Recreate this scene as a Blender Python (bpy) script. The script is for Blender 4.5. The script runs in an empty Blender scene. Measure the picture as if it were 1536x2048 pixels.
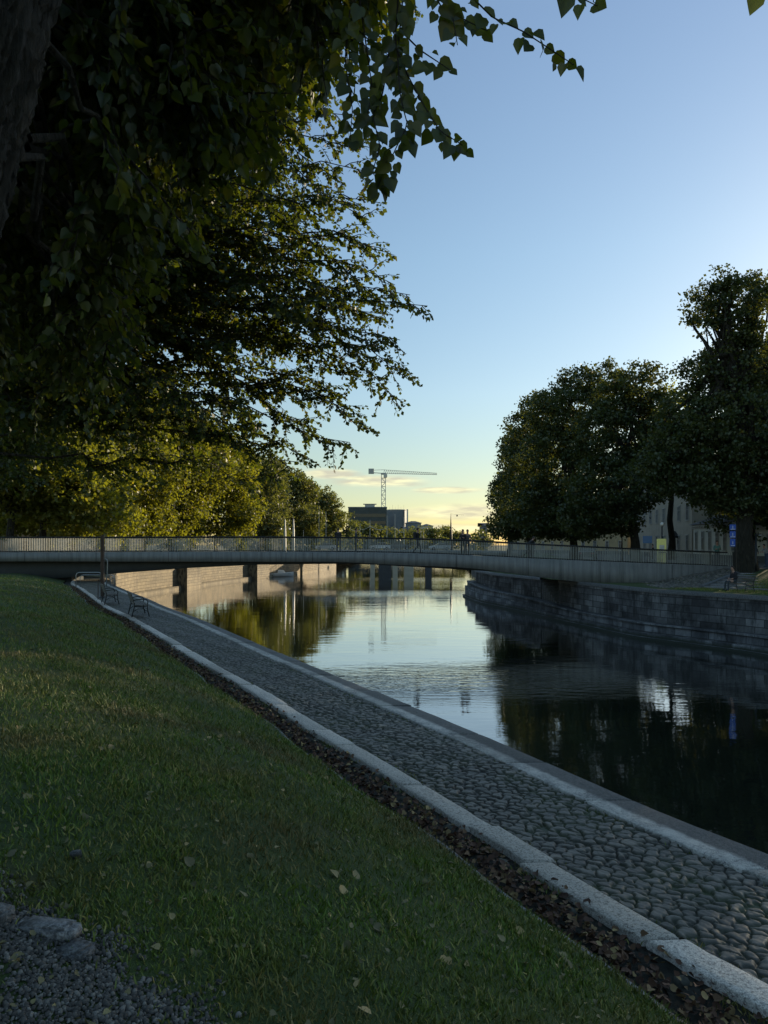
import bpy, bmesh, math, random
import numpy as np
from mathutils import Vector, Matrix
random.seed(7); rng = np.random.default_rng(7)
S = bpy.context.scene
C = S.collection
R = math.radians
# ---------------------------------------------------------------- camera, sky, sun
F, HZ, ZC = 1450.0, 1090.0, 5.6          # focal length (px of the 1536x2048 photo), horizon row, eye height above water
cam_d = bpy.data.cameras.new('camera'); cam = bpy.data.objects.new('camera', cam_d); C.objects.link(cam)
cam_d.sensor_width = 36; cam_d.sensor_fit = 'AUTO'; cam_d.lens = 36*F/2048
cam_d.shift_y = (HZ-1024)/2048; cam_d.clip_end = 9000; cam_d.clip_start = .05
cam.location = (0, 0, ZC); cam.rotation_euler = (R(90), 0, 0); S.camera = cam
SUN_AZ, SUN_EL = 45.0, 11.0
W = bpy.data.worlds.new('World'); S.world = W; W.use_nodes = True
wn, wl = W.node_tree.nodes, W.node_tree.links
bg = wn['Background']; bg.inputs['Strength'].default_value = 0.13
sky = wn.new('ShaderNodeTexSky'); sky.sky_type = 'NISHITA'; sky.sun_disc = False
sky.sun_elevation = R(SUN_EL); sky.sun_rotation = R(SUN_AZ)
sky.air_density = 1.0; sky.dust_density = .3; sky.ozone_density = 3.0; sky.altitude = 0
def wmath(op, a, b=None, c=None):
    n = wn.new('ShaderNodeMath'); n.operation = op
    for i, v in enumerate((a, b, c)):
        if v is None: continue
        if isinstance(v, (int, float)): n.inputs[i].default_value = v
        else: wl.new(v, n.inputs[i])
    return n.outputs[0]
tc = wn.new('ShaderNodeTexCoord'); sx = wn.new('ShaderNodeSeparateXYZ'); wl.new(tc.outputs['Generated'], sx.inputs[0])
az = wmath('ARCTAN2', sx.outputs[0], sx.outputs[1]); el = wmath('ARCSINE', sx.outputs[2])
cb = wn.new('ShaderNodeCombineXYZ'); wl.new(wmath('MULTIPLY', az, 7.0), cb.inputs[0]); wl.new(wmath('MULTIPLY', el, 42.0), cb.inputs[1])
nz = wn.new('ShaderNodeTexNoise'); nz.inputs['Scale'].default_value = 1.7; nz.inputs['Detail'].default_value = 9; nz.inputs['Roughness'].default_value = .58
wl.new(cb.outputs[0], nz.inputs['Vector'])
def blob(a0, e0, wa, we):
    da = wmath('DIVIDE', wmath('SUBTRACT', az, R(a0)), R(wa)); de = wmath('DIVIDE', wmath('SUBTRACT', el, R(e0)), R(we))
    return wmath('EXPONENT', wmath('MULTIPLY', wmath('ADD', wmath('MULTIPLY', da, da), wmath('MULTIPLY', de, de)), -1.0))
m = None
for b in ((-4.6, 5.6, 3.2, .55), (-.5, 5.0, 4.6, .6), (5.0, 4.3, 3.4, .32), (6.0, 2.6, 6.0, .75), (4.5, 1.3, 7, .45), (-30, 4.5, 14, 1.0), (38, 5, 16, 1.2)):
    q = blob(*b); m = q if m is None else wmath('MAXIMUM', m, q)
cl = wmath('MULTIPLY', m, wmath('ADD', nz.outputs['Fac'], .18))
cr = wn.new('ShaderNodeMapRange'); cr.inputs['From Min'].default_value = .27; cr.inputs['From Max'].default_value = .56
wl.new(cl, cr.inputs['Value'])
nz2 = wn.new('ShaderNodeTexNoise'); nz2.inputs['Scale'].default_value = 3.1; nz2.inputs['Detail'].default_value = 6
cb2 = wn.new('ShaderNodeCombineXYZ'); wl.new(wmath('MULTIPLY', az, 7.0), cb2.inputs[0]); wl.new(wmath('MULTIPLY', wmath('ADD', el, .006), 42.0), cb2.inputs[1])
wl.new(cb2.outputs[0], nz2.inputs['Vector'])
crr = wn.new('ShaderNodeValToRGB')      # lit rims and grey bellies of the clouds
crr.color_ramp.elements[0].position = .38; crr.color_ramp.elements[0].color = (5.0, 4.75, 2.9, 1)
crr.color_ramp.elements[1].position = .60; crr.color_ramp.elements[1].color = (3.1, 2.85, 2.15, 1)
wl.new(nz2.outputs['Fac'], crr.inputs[0])
skc = wn.new('ShaderNodeMixRGB'); skc.inputs[0].default_value = .9
wl.new(wmath('MULTIPLY', cr.outputs[0], .8), skc.inputs[0]); 
hsv = wn.new('ShaderNodeHueSaturation'); hsv.inputs['Saturation'].default_value = .96; wl.new(sky.outputs[0], hsv.inputs['Color'])
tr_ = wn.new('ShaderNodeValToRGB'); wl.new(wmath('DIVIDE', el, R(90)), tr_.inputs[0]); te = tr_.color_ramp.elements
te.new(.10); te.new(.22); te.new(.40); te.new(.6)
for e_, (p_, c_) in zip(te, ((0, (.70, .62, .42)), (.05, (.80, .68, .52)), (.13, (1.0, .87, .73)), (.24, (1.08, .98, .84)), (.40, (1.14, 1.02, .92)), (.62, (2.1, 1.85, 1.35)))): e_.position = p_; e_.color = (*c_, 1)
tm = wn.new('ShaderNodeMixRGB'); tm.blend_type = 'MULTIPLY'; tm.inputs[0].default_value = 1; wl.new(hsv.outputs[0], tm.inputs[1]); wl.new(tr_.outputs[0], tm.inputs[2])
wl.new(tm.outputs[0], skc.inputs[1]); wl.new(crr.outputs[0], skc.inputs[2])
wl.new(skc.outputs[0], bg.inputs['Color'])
sun_d = bpy.data.lights.new('sun', 'SUN'); sun_d.energy = 4.5; sun_d.angle = R(.5); sun_d.color = (1, .82, .56)
sun = bpy.data.objects.new('sun', sun_d); C.objects.link(sun)
sd = Vector((math.sin(R(SUN_AZ))*math.cos(R(SUN_EL)), math.cos(R(SUN_AZ))*math.cos(R(SUN_EL)), math.sin(R(SUN_EL))))
sun.rotation_euler = sd.to_track_quat('Z', 'Y').to_euler()
S.view_settings.view_transform = 'Standard'; S.view_settings.look = 'None'; S.view_settings.gamma = 1
S.view_settings.exposure = 0.8
S.render.engine = 'CYCLES'; S.cycles.max_bounces = 8; S.cycles.transparent_max_bounces = 8
S.render.resolution_x, S.render.resolution_y = 768, 1024

# ---------------------------------------------------------------- helpers
def at(x, y, Y): return Vector(((x-768)/F*Y, Y, ZC-(y-HZ)/F*Y))
def atz(x, y, z):
    Y = (ZC-z)*F/(y-HZ); return Vector(((x-768)/F*Y, Y, z))
def tag(o, label=None, cat=None, group=None, kind=None):
    for k, v in (('label', label), ('category', cat), ('group', group), ('kind', kind)):
        if v: o[k] = v
    return o
def empty(name, loc, rz=0):
    o = bpy.data.objects.new(name, None); C.objects.link(o); o.location = loc; o.rotation_euler = (0, 0, rz); o.empty_display_size = .2
    return o
def link(name, me, parent=None):
    o = bpy.data.objects.new(name, me); C.objects.link(o)
    if parent: o.parent = parent
    return o
def copy_tree(o, parent=None):
    c = o.copy(); C.objects.link(c); c.parent = parent
    for ch in list(o.children): copy_tree(ch, c)
    return c
def np_mesh(name, V, Fa, mats, parent=None, rnd=None, smooth=False, mi=None, uv=None):
    V = np.asarray(V, np.float32); Fa = np.asarray(Fa, np.int32); k = Fa.shape[1]
    me = bpy.data.meshes.new(name)
    me.vertices.add(len(V)); me.vertices.foreach_set('co', V.ravel())
    me.loops.add(Fa.size); me.loops.foreach_set('vertex_index', Fa.ravel())
    me.polygons.add(len(Fa)); me.polygons.foreach_set('loop_start', np.arange(0, Fa.size, k, dtype=np.int32))
    me.polygons.foreach_set('loop_total', np.full(len(Fa), k, np.int32))
    if smooth: me.polygons.foreach_set('use_smooth', np.ones(len(Fa), bool))
    for m in (mats if isinstance(mats, list) else [mats]): me.materials.append(m)
    if mi is not None: me.polygons.foreach_set('material_index', np.asarray(mi, np.int32))
    if rnd is not None:
        a = me.attributes.new('rnd', 'FLOAT', 'FACE'); a.data.foreach_set('value', np.asarray(rnd, np.float32))
    if uv is not None:
        l = me.uv_layers.new(name='UVMap'); l.data.foreach_set('uv', np.asarray(uv, np.float32)[Fa.ravel()].ravel())
    me.update(calc_edges=True)
    return link(name, me, parent)
class MB:
    """collects boxes, tubes and prisms and links them as one mesh"""
    def __init__(s): s.v = []; s.f = []; s.m = []; s.mi = 0
    def add(s, v, f):
        b = len(s.v); s.v += [tuple(p) for p in v]; s.f += [tuple(i+b for i in q) for q in f]; s.m += [s.mi]*len(f); return s
    def box(s, c, d, rz=0, rot=None):
        M = rot or Matrix.Rotation(rz, 3, 'Z'); c = Vector(c)
        v = [c+M@Vector((x*d[0]/2, y*d[1]/2, z*d[2]/2)) for x in (-1, 1) for y in (-1, 1) for z in (-1, 1)]
        return s.add(v, [(0, 1, 3, 2), (4, 6, 7, 5), (0, 4, 5, 1), (2, 3, 7, 6), (0, 2, 6, 4), (1, 5, 7, 3)])
    def bar(s, a, b, w, h=None, up=Vector((0, 0, 1))):
        a, b = Vector(a), Vector(b); d = (b-a); L = d.length; d.normalize()
        if abs(d.dot(up)) > .98: up = Vector((0, 1, 0))
        x = d.cross(up).normalized(); z = x.cross(d)
        return s.box((a+b)/2, (w, L, h or w), rot=Matrix((x, d, z)).transposed())
    def tube(s, pts, rad, n=8, cap=True):
        pts = [Vector(p) for p in pts]; rad = rad if isinstance(rad, (list, tuple)) else [rad]*len(pts)
        v = []; up = Vector((.13, .2, 1)).normalized()
        for i, p in enumerate(pts):
            d = (pts[min(i+1, len(pts)-1)]-pts[max(i-1, 0)]).normalized()
            if abs(d.dot(up)) > .97: up = Vector((1, .1, 0)).normalized()
            x = d.cross(up).normalized(); z = x.cross(d)
            v += [p+(x*math.cos(t*2*math.pi/n)+z*math.sin(t*2*math.pi/n))*rad[i] for t in range(n)]
        f = [(i*n+j, i*n+(j+1) % n, (i+1)*n+(j+1) % n, (i+1)*n+j) for i in range(len(pts)-1) for j in range(n)]
        if cap: f += [tuple(range(n)), tuple(range(len(pts)*n-1, len(pts)*n-n-1, -1))]
        return s.add(v, f)
    def lathe(s, c, prof, n=12):
        c = Vector(c); v = [c+Vector((r*math.cos(t*2*math.pi/n), r*math.sin(t*2*math.pi/n), z)) for r, z in prof for t in range(n)]
        f = [(i*n+j, i*n+(j+1) % n, (i+1)*n+(j+1) % n, (i+1)*n+j) for i in range(len(prof)-1) for j in range(n)]
        return s.add(v, f+[tuple(range(n-1, -1, -1)), tuple(range((len(prof)-1)*n, len(prof)*n))])
    def prism(s, poly, a, b):
        """poly: 2D list (x,z), extruded along y from a to b"""
        n = len(poly); v = [(x, a, z) for x, z in poly]+[(x, b, z) for x, z in poly]
        return s.add(v, [tuple(range(n)), tuple(range(2*n-1, n-1, -1))]+[(i, i+n, (i+1) % n+n, (i+1) % n) for i in range(n)])
    def build(s, name, mats, parent=None, smooth=False, bevel=0):
        me = bpy.data.meshes.new(name); me.from_pydata(s.v, [], s.f)
        for m in (mats if isinstance(mats, list) else [mats]): me.materials.append(m)
        me.polygons.foreach_set('material_index', s.m)
        bm = bmesh.new(); bm.from_mesh(me); bmesh.ops.recalc_face_normals(bm, faces=bm.faces)
        if bevel: bmesh.ops.bevel(bm, geom=bm.edges[:], offset=bevel, segments=1, affect='EDGES')
        bm.to_mesh(me); bm.free()
        if smooth: me.polygons.foreach_set('use_smooth', [True]*len(me.polygons))
        return link(name, me, parent)

# ---------------------------------------------------------------- materials
class Mat:
    def __init__(s, name, col=(.5, .5, .5), rough=.8, metal=0, spec=.5):
        s.m = bpy.data.materials.new(name); s.m.use_nodes = True; s.n = s.m.node_tree.nodes; s.l = s.m.node_tree.links
        s.b = s.n['Principled BSDF']; s.b.inputs['Base Color'].default_value = (*col, 1); s.b.inputs['Roughness'].default_value = rough
        s.b.inputs['Metallic'].default_value = metal; s.b.inputs['Specular IOR Level'].default_value = spec
        s.tc = s.n.new('ShaderNodeTexCoord')
    def mapping(s, scale, src='Object', rot=(0, 0, 0)):
        mp = s.n.new('ShaderNodeMapping'); mp.inputs['Scale'].default_value = scale; mp.inputs['Rotation'].default_value = rot
        s.l.new(s.tc.outputs[src], mp.inputs[0]); return mp.outputs[0]
    def noise(s, scale, detail=6, rough=.6, vec=None, src='Object'):
        n = s.n.new('ShaderNodeTexNoise'); n.inputs['Scale'].default_value = scale; n.inputs['Detail'].default_value = detail; n.inputs['Roughness'].default_value = rough
        s.l.new(vec or s.tc.outputs[src], n.inputs['Vector']); return n.outputs['Fac']
    def voro(s, scale, vec=None, feat='F1', out='Distance'):
        n = s.n.new('ShaderNodeTexVoronoi'); n.feature = feat; n.inputs['Scale'].default_value = scale
        s.l.new(vec or s.tc.outputs['Object'], n.inputs['Vector']); return n.outputs[out]
    def orand(s, lo, hi):
        n = s.n.new('ShaderNodeObjectInfo'); return s.ramp(n.outputs['Random'], [(0, (lo, lo, lo*.97)), (1, (hi, hi, hi))])
    def attr(s, name='rnd'):
        n = s.n.new('ShaderNodeAttribute'); n.attribute_name = name; return n.outputs['Fac']
    def ramp(s, fac, stops):
        n = s.n.new('ShaderNodeValToRGB'); e = n.color_ramp.elements
        while len(e) < len(stops): e.new(.5)
        for i, (p, c) in enumerate(stops): e[i].position = p; e[i].color = (*c, 1) if len(c) == 3 else c
        s.l.new(fac, n.inputs[0]); return n.outputs[0]
    def mix(s, fac, a, b, mode='MIX'):
        n = s.n.new('ShaderNodeMixRGB'); n.blend_type = mode
        for i, v in enumerate((fac, a, b)):
            if isinstance(v, (int, float)): n.inputs[i].default_value = v
            elif isinstance(v, tuple): n.inputs[i].default_value = (*v, 1)
            else: s.l.new(v, n.inputs[i])
        return n.outputs[0]
    def math(s, op, a, b=0):
        n = s.n.new('ShaderNodeMath'); n.operation = op
        for i, v in enumerate((a, b)):
            if isinstance(v, (int, float)): n.inputs[i].default_value = v
            else: s.l.new(v, n.inputs[i])
        return n.outputs[0]
    def color(s, o): s.l.new(o, s.b.inputs['Base Color']); return s
    def rough(s, o): s.l.new(o, s.b.inputs['Roughness']); return s
    def bump(s, h, strength=.5, dist=.02):
        n = s.n.new('ShaderNodeBump'); n.inputs['Strength'].default_value = strength; n.inputs['Distance'].default_value = dist
        s.l.new(h, n.inputs['Height']); s.l.new(n.outputs[0], s.b.inputs['Normal']); return s
def plain(name, col, rough=.7, metal=0, var=.25, scale=6, bump=.15):
    m = Mat(name, col, rough, metal); n = m.noise(scale)
    m.color(m.ramp(n, [(.3, tuple(c*(1-var) for c in col)), (.7, tuple(min(1, c*(1+var)) for c in col))]))
    if bump: m.bump(m.noise(scale*8), bump, .01)
    return m.m
def leafmat(name, c0, c1, c2, trans=.45, tcol=(.30, .42, .04)):
    m = Mat(name); a = m.attr(); c = m.ramp(a, [(0, c0), (.55, c1), (1, c2)])
    nt, l = m.n, m.l
    d = nt.new('ShaderNodeBsdfDiffuse'); l.new(c, d.inputs[0])
    t = nt.new('ShaderNodeBsdfTranslucent'); l.new(m.ramp(a, [(0, tuple(x*.75 for x in tcol)), (.8, tcol), (1, (tcol[0]*1.5, tcol[1]*1.05, tcol[2]))]), t.inputs[0])
    g = nt.new('ShaderNodeBsdfGlossy'); g.inputs['Roughness'].default_value = .45; g.inputs[0].default_value = (1, 1, 1, 1)
    mx = nt.new('ShaderNodeMixShader'); mx.inputs[0].default_value = trans; l.new(d.outputs[0], mx.inputs[1]); l.new(t.outputs[0], mx.inputs[2])
    m2 = nt.new('ShaderNodeMixShader'); m2.inputs[0].default_value = .03; l.new(mx.outputs[0], m2.inputs[1]); l.new(g.outputs[0], m2.inputs[2])
    l.new(m2.outputs[0], nt['Material Output'].inputs[0]); return m.m
M = {}
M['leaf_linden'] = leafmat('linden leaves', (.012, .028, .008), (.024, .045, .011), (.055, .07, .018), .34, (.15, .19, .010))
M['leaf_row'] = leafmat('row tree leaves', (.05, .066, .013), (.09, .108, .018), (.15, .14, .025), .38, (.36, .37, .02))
M['leaf_dark'] = leafmat('dark chestnut leaves', (.026, .042, .017), (.042, .062, .023), (.075, .082, .028), .24, (.17, .19, .02))
M['leaf_far'] = leafmat('far leaves', (.045, .06, .02), (.07, .085, .028), (.11, .11, .035), .30, (.26, .28, .04))
m = Mat('bark', rough=.9); v = m.mapping((1, 1, .18)); n = m.noise(14, 8, .7, v); n2 = m.noise(3)
m.color(m.mix(m.math('MULTIPLY', n2, .5), m.ramp(n, [(.38, (.010, .008, .006)), (.52, (.045, .038, .030)), (.68, (.10, .088, .07))]), (.06, .07, .04)))
m.bump(m.math('ADD', n, m.math('MULTIPLY', m.voro(11, v), 1.4)), 1, .12); m.color(m.mix(1.0, m.b.inputs['Base Color'].links[0].from_socket, (.62, .60, .58), 'MULTIPLY')); M['bark'] = m.m
m = Mat('turf soil', rough=.95); n = m.noise(.9, 5); n2 = m.noise(30, 6)
m.color(m.mix(m.math('MULTIPLY', n2, .5), m.ramp(n, [(.3, (.030, .065, .008)), (.55, (.045, .08, .012)), (.72, (.06, .06, .016))]), (.03, .028, .015)))
m.bump(n2, .6, .04); M['soil'] = m.m
m = Mat('grass blade', rough=.6); a = m.attr(); n = m.noise(.7, 4)
m.color(m.mix(m.ramp(n, [(.44, (0, 0, 0)), (.66, (1, 1, 1))]), m.ramp(a, [(0, (.07, .125, .010)), (.7, (.13, .205, .016)), (1, (.36, .30, .09))]), m.ramp(a, [(0, (.10, .10, .02)), (1, (.20, .15, .05))])))
M['grass'] = m.m
def stone(name, stops, scale=3, spk=220, rough=.75, bump=.4):
    m = Mat(name, rough=rough); n = m.noise(scale, 8, .65); s_ = m.noise(spk, 2); ob = m.orand(.68, 1.1)
    pit = m.noise(spk*.32, 4, .8)
    m.color(m.mix(m.ramp(pit, [(.50, (0, 0, 0)), (.60, (.75, .75, .75))]), m.mix(.55, m.ramp(n, stops), m.ramp(s_, [(.35, tuple(c*.45 for c in stops[-1][1])), (.65, tuple(min(1, c*1.5) for c in stops[-1][1]))]), 'MIX'), tuple(c*.32 for c in stops[0][1])))
    m.color(m.mix(1.0, m.b.inputs['Base Color'].links[0].from_socket, ob, 'MULTIPLY'))
    m.bump(m.math('ADD', m.noise(40, 8, .7), m.math('MULTIPLY', s_, .4)), bump, .02); return m.m
M['kerb'] = stone('pale kerb granite', [(.3, (.34, .31, .27)), (.55, (.56, .51, .45)), (.8, (.68, .62, .55))], 2.2, 130, .6, .5)
M['coping'] = None
M['step'] = stone('worn step stone', [(.3, (.11, .115, .12)), (.6, (.2, .2, .205)), (.8, (.27, .27, .27))], 2, 60)
m = Mat('quay coping granite', rough=.62); uvx = m.n.new('ShaderNodeSeparateXYZ'); m.l.new(m.tc.outputs['UV'], uvx.inputs[0])
n = m.noise(5, 8); edge = m.math('ADD', uvx.outputs[0], m.math('MULTIPLY', m.noise(9, 5), .22))
sp = m.math('ADD', m.math('MULTIPLY', m.noise(110, 3), .5), m.math('MULTIPLY', m.noise(34, 6, .75), .5))
m.color(m.mix(m.ramp(edge, [(.46, (1, 1, 1)), (.58, (0, 0, 0))]), m.ramp(sp, [(.40, (.028, .03, .03)), (.52, (.085, .083, .078)), (.64, (.19, .18, .165))]), m.ramp(m.math('ADD', m.math('MULTIPLY', sp, .7), m.math('MULTIPLY', n, .3)), [(.40, (.07, .075, .08)), (.56, (.56, .53, .48))])))
m.bump(m.math('ADD', sp, n), .8, .02); cc_ = m.b.inputs['Base Color'].links[0].from_socket; m.color(m.mix(1.0, cc_, m.orand(.7, 1.12), 'MULTIPLY')); M['coping'] = m.m
m = Mat('cobble', rough=.55); a = m.attr(); n = m.noise(25, 6)
m.color(m.mix(m.attr('joint'), m.mix(m.math('MULTIPLY', n, .45), m.ramp(a, [(0, (.055, .05, .042)), (.45, (.105, .096, .08)), (.8, (.165, .15, .125)), (1, (.24, .20, .155))]), (.035, .042, .032)), m.ramp(m.noise(1.3, 4), [(.4, (.016, .016, .012)), (.65, (.03, .045, .012))])))
m.bump(m.math('ADD', n, m.math('MULTIPLY', m.noise(120, 3), .5)), .5, .008); M['cobble'] = m.m
m = Mat('path earth', rough=.95); n = m.noise(20, 8, .7); m.color(m.ramp(n, [(.3, (.010, .011, .008)), (.7, (.028, .028, .02))])); m.bump(n, .8, .03); M['earth'] = m.m
m = Mat('fallen leaf', rough=.75); a = m.attr(); m.color(m.ramp(a, [(0, (.04, .018, .010)), (.5, (.09, .04, .02)), (.8, (.13, .075, .035)), (1, (.30, .22, .09))])); M['fallen'] = m.m
m = Mat('pale fallen leaf', rough=.7); a = m.attr(); m.color(m.ramp(a, [(0, (.12, .11, .05)), (.6, (.26, .22, .10)), (1, (.42, .30, .13))])); M['fallen_pale'] = m.m
m = Mat('gravel', rough=.8); a = m.attr(); m.color(m.ramp(a, [(0, (.04, .038, .034)), (.6, (.085, .08, .072)), (1, (.20, .19, .17))])); M['gravel'] = m.m
M['gutter'] = plain('mossy stone', (.05, .052, .042), .9, 0, .4, 14)
# quay masonry: ashlar blocks from UV metres
def masonry(name, c1, c2, mortar, bw=1.1, bh=.42, stain=(.02, .024, .026), amt=.8, rough=.8, tide=False):
    m = Mat(name, rough=rough); b = m.n.new('ShaderNodeTexBrick'); m.l.new(m.mix(.035, m.tc.outputs['UV'], m.n.new('ShaderNodeTexNoise').outputs['Color'], 'ADD'), b.inputs['Vector'])
    b.inputs['Color1'].default_value = (*c1, 1); b.inputs['Color2'].default_value = (*c2, 1); b.inputs['Mortar'].default_value = (*mortar, 1)
    b.inputs['Scale'].default_value = 1; b.inputs['Brick Width'].default_value = bw; b.inputs['Row Height'].default_value = bh; b.inputs['Mortar Size'].default_value = .02; b.inputs['Mortar Smooth'].default_value = .3
    v = m.mapping((1.2, 1.2, .35)); n = m.noise(1.0, 8, .75, v); n3 = m.noise(6, 8, .7)
    c = m.mix(m.math('MULTIPLY', n3, .5), b.outputs['Color'], c2)
    m.color(m.mix(m.math('MULTIPLY', m.ramp(n, [(.45, (0, 0, 0)), (.62, (1, 1, 1))]), amt), c, stain))
    if tide:   # algae-dark tide band just above the water
        su = m.n.new('ShaderNodeSeparateXYZ'); m.l.new(m.tc.outputs['UV'], su.inputs[0]); hh_ = m.math('ADD', su.outputs[1], m.math('MULTIPLY', m.noise(1.6, 6, .7), .5))
        big = m.ramp(m.noise(.35, 5, .65), [(.42, (.35, .36, .38)), (.58, (1, 1, 1))])
        c0_ = m.b.inputs['Base Color'].links[0].from_socket
        m.color(m.mix(m.ramp(hh_, [(.42, (1, 1, 1)), (.62, (0, 0, 0))]), m.mix(1.0, c0_, big, 'MULTIPLY'), (.012, .018, .010)))
    m.bump(m.math('ADD', m.math('MULTIPLY', b.outputs['Fac'], -1.0), m.math('MULTIPLY', n3, .6)), .8, .05); return m.m
M['wall_r'] = masonry('dark wet granite blocks', (.26, .265, .27), (.07, .073, .078), (.012, .013, .014), amt=.95, tide=True)
M['wall_l'] = masonry('warm granite blocks', (.24, .19, .11), (.13, .105, .065), (.035, .03, .02), .9, .36, (.085, .068, .045), .65)
M['ledge'] = stone('ledge granite', [(.3, (.05, .055, .06)), (.6, (.12, .125, .13)), (.8, (.17, .175, .18))], 2, 60)
m = Mat('bridge concrete', rough=.8); v = m.mapping((1.6, 1, .10)); n = m.noise(2.2, 8, .7, v); n2 = m.noise(.8, 5)
m.color(m.mix(m.ramp(n, [(.45, (0, 0, 0)), (.7, (.8, .8, .8))]), m.ramp(n2, [(.3, (.17, .18, .175)), (.7, (.24, .24, .23))]), (.07, .073, .07)))
sx_ = m.n.new('ShaderNodeSeparateXYZ'); m.l.new(m.tc.outputs['Object'], sx_.inputs[0]); jl = m.math('LESS_THAN', m.math('FRACT', m.math('MULTIPLY', m.math('ADD', sx_.outputs[0], 400), .19)), .006)
m.color(m.mix(jl, m.b.inputs['Base Color'].links[0].from_socket, (.03, .03, .03))); m.bump(m.noise(20), .2, .02); M['concrete'] = m.m
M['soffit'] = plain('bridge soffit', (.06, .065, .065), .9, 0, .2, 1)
M['rail_slat'] = plain('railing slat paint', (.30, .305, .27), .5, .0, .2, 4, 0)
M['rail_dark'] = plain('dark handrail', (.012, .014, .016), .45, 0, .2, 4, 0)
M['iron'] = plain('black cast iron', (.012, .014, .015), .4, .3, .2, 9, 0)
M['wood'] = plain('weathered bench wood', (.11, .10, .085), .6, 0, .3, 12)
M['steel'] = plain('galvanised steel', (.30, .32, .33), .4, .7, .15, 9, 0)
M['rust'] = plain('brown painted post', (.06, .035, .024), .6, 0, .3, 9)
M['asphalt'] = plain('asphalt', (.05, .05, .052), .9, 0, .2, 4)
M['ground'] = plain('far ground', (.05, .06, .03), .95, 0, .3, .05)
M['white'] = plain('white paint', (.7, .7, .68), .5, 0, .06, 3, 0)
M['glass'] = plain('dark window glass', (.03, .04, .05), .08, 0, .2, 1, 0)
M['black'] = plain('black', (.012, .012, .014), .6, 0, .1, 1, 0)
M['skin'] = plain('skin', (.38, .22, .16), .6, 0, .05, 1, 0)
M['blue'] = plain('sign blue', (.02, .09, .42), .4, 0, .05, 1, 0)
M['blue_dark'] = plain('map panel blue', (.10, .20, .40), .4, 0, .05, 1, 0)
M['ripple_stone'] = M['ledge']
# water
m = Mat('river water', (.010, .014, .011), .025); m.b.inputs['IOR'].default_value = 1.33; m.b.inputs['Specular IOR Level'].default_value = .5
m.b.inputs['Coat Weight'].default_value = 1.0; m.b.inputs['Coat IOR'].default_value = 2.0; m.b.inputs['Coat Roughness'].default_value = .02
v = m.mapping((.42, 1.0, 1)); v2 = m.mapping((.06, .16, 1))
w1 = m.noise(1.5, 4, .5, v); w2 = m.noise(5.5, 3, .5, v); w3 = m.noise(.5, 2, .5, v)
patch = m.ramp(m.noise(.9, 3, .5, v2), [(.44, (.16, .16, .16)), (.66, (1, 1, 1))])
sp_ = m.n.new('ShaderNodeSeparateXYZ'); m.l.new(m.tc.outputs['Object'], sp_.inputs[0])
def wake(x0, y0, wx, wy):
    a = m.math('DIVIDE', m.math('SUBTRACT', sp_.outputs[0], x0), wx); b = m.math('DIVIDE', m.math('SUBTRACT', sp_.outputs[1], y0), wy)
    return m.math('EXPONENT', m.math('MULTIPLY', m.math('ADD', m.math('MULTIPLY', a, a), m.math('MULTIPLY', b, b)), -1.0))
wk = m.math('ADD', m.math('ADD', wake(3.0, 30.0, 7.0, 3.4), wake(0, 84, 16, 5)), wake(0, 118, 16, 6))
w4 = m.noise(2.4, 3, .55, m.mapping((.35, 1.3, 1)))
patch = m.math('ADD', patch, m.math('MULTIPLY', wk, 2.0))
h = m.math('ADD', m.math('ADD', m.math('ADD', m.math('MULTIPLY', m.math('MULTIPLY', w4, wk), 3.2), m.math('MULTIPLY', w3, 1.6)), m.math('MULTIPLY', w1, .8)), m.math('MULTIPLY', m.math('MULTIPLY', w2, patch), .42))
bn = m.n.new('ShaderNodeBump'); bn.inputs['Strength'].default_value = 1; bn.inputs['Distance'].default_value = .007; m.l.new(h, bn.inputs['Height'])
m.l.new(bn.outputs[0], m.b.inputs['Normal']); m.l.new(bn.outputs[0], m.b.inputs['Coat Normal']); M['water'] = m.m

# ---------------------------------------------------------------- plan curves: X as a function of Y (m ahead of the camera)
def curve(pts, sm=9):
    ys = np.array([p[1] for p in pts], float); xs = np.array([p[0] for p in pts], float)
    g = np.arange(ys[0], ys[-1], .25); x = np.interp(g, ys, xs)
    k = np.ones(sm)/sm; xp = np.pad(x, sm//2, mode='reflect', reflect_type='odd'); x = np.convolve(xp, k, 'valid')
    return lambda Y: np.interp(Y, g, x)
bankL = curve([(13, -9), (9, -1), (6.5, 2.0), (4.6, 4.3), (3.3, 6.23), (2.62, 7.53), (2.11, 8.68), (1.54, 9.94), (.33, 12.3), (-.49, 13.9), (-1.93, 16.7), (-3.35, 19.5), (-6.6, 26.1), (-9.25, 31), (-11.5, 35.6), (-16.3, 45), (-18.8, 50), (-23, 60), (-26.5, 72), (-27.4, 80), (-26, 95), (-24, 110), (-21, 123), (-17, 138), (-14, 160), (-12, 250), (-10, 420)], 11)
kerbC = curve([(11.5, -9), (6.2, -1), (3.7, 2.0), (2.26, 4.26), (1.88, 4.93), (1.28, 6.12), (.92, 6.9), (.31, 8.12), (-.50, 9.71), (-.94, 10.5), (-1.40, 11.4), (-1.76, 12.2), (-2.64, 13.9), (-3.88, 16.2), (-4.91, 18.2), (-9.1, 26.3), (-12.1, 31.6), (-19.3, 46), (-21.5, 50), (-25.6, 60), (-29, 72), (-30, 80)], 9)
bankR = curve([(40, -5), (26, 20), (22, 32), (20.1, 37.9), (16.3, 44.4), (14.2, 53.4), (13.0, 60), (10.5, 70), (9.9, 78), (10.3, 82), (12, 90), (15, 110), (20, 142), (24, 200), (30, 420)], 7)
def slope(fn, Y): return (fn(Y+.4)-fn(Y-.4))/.8
def widthx(fn, Y): return np.sqrt(1+slope(fn, Y)**2)
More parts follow.
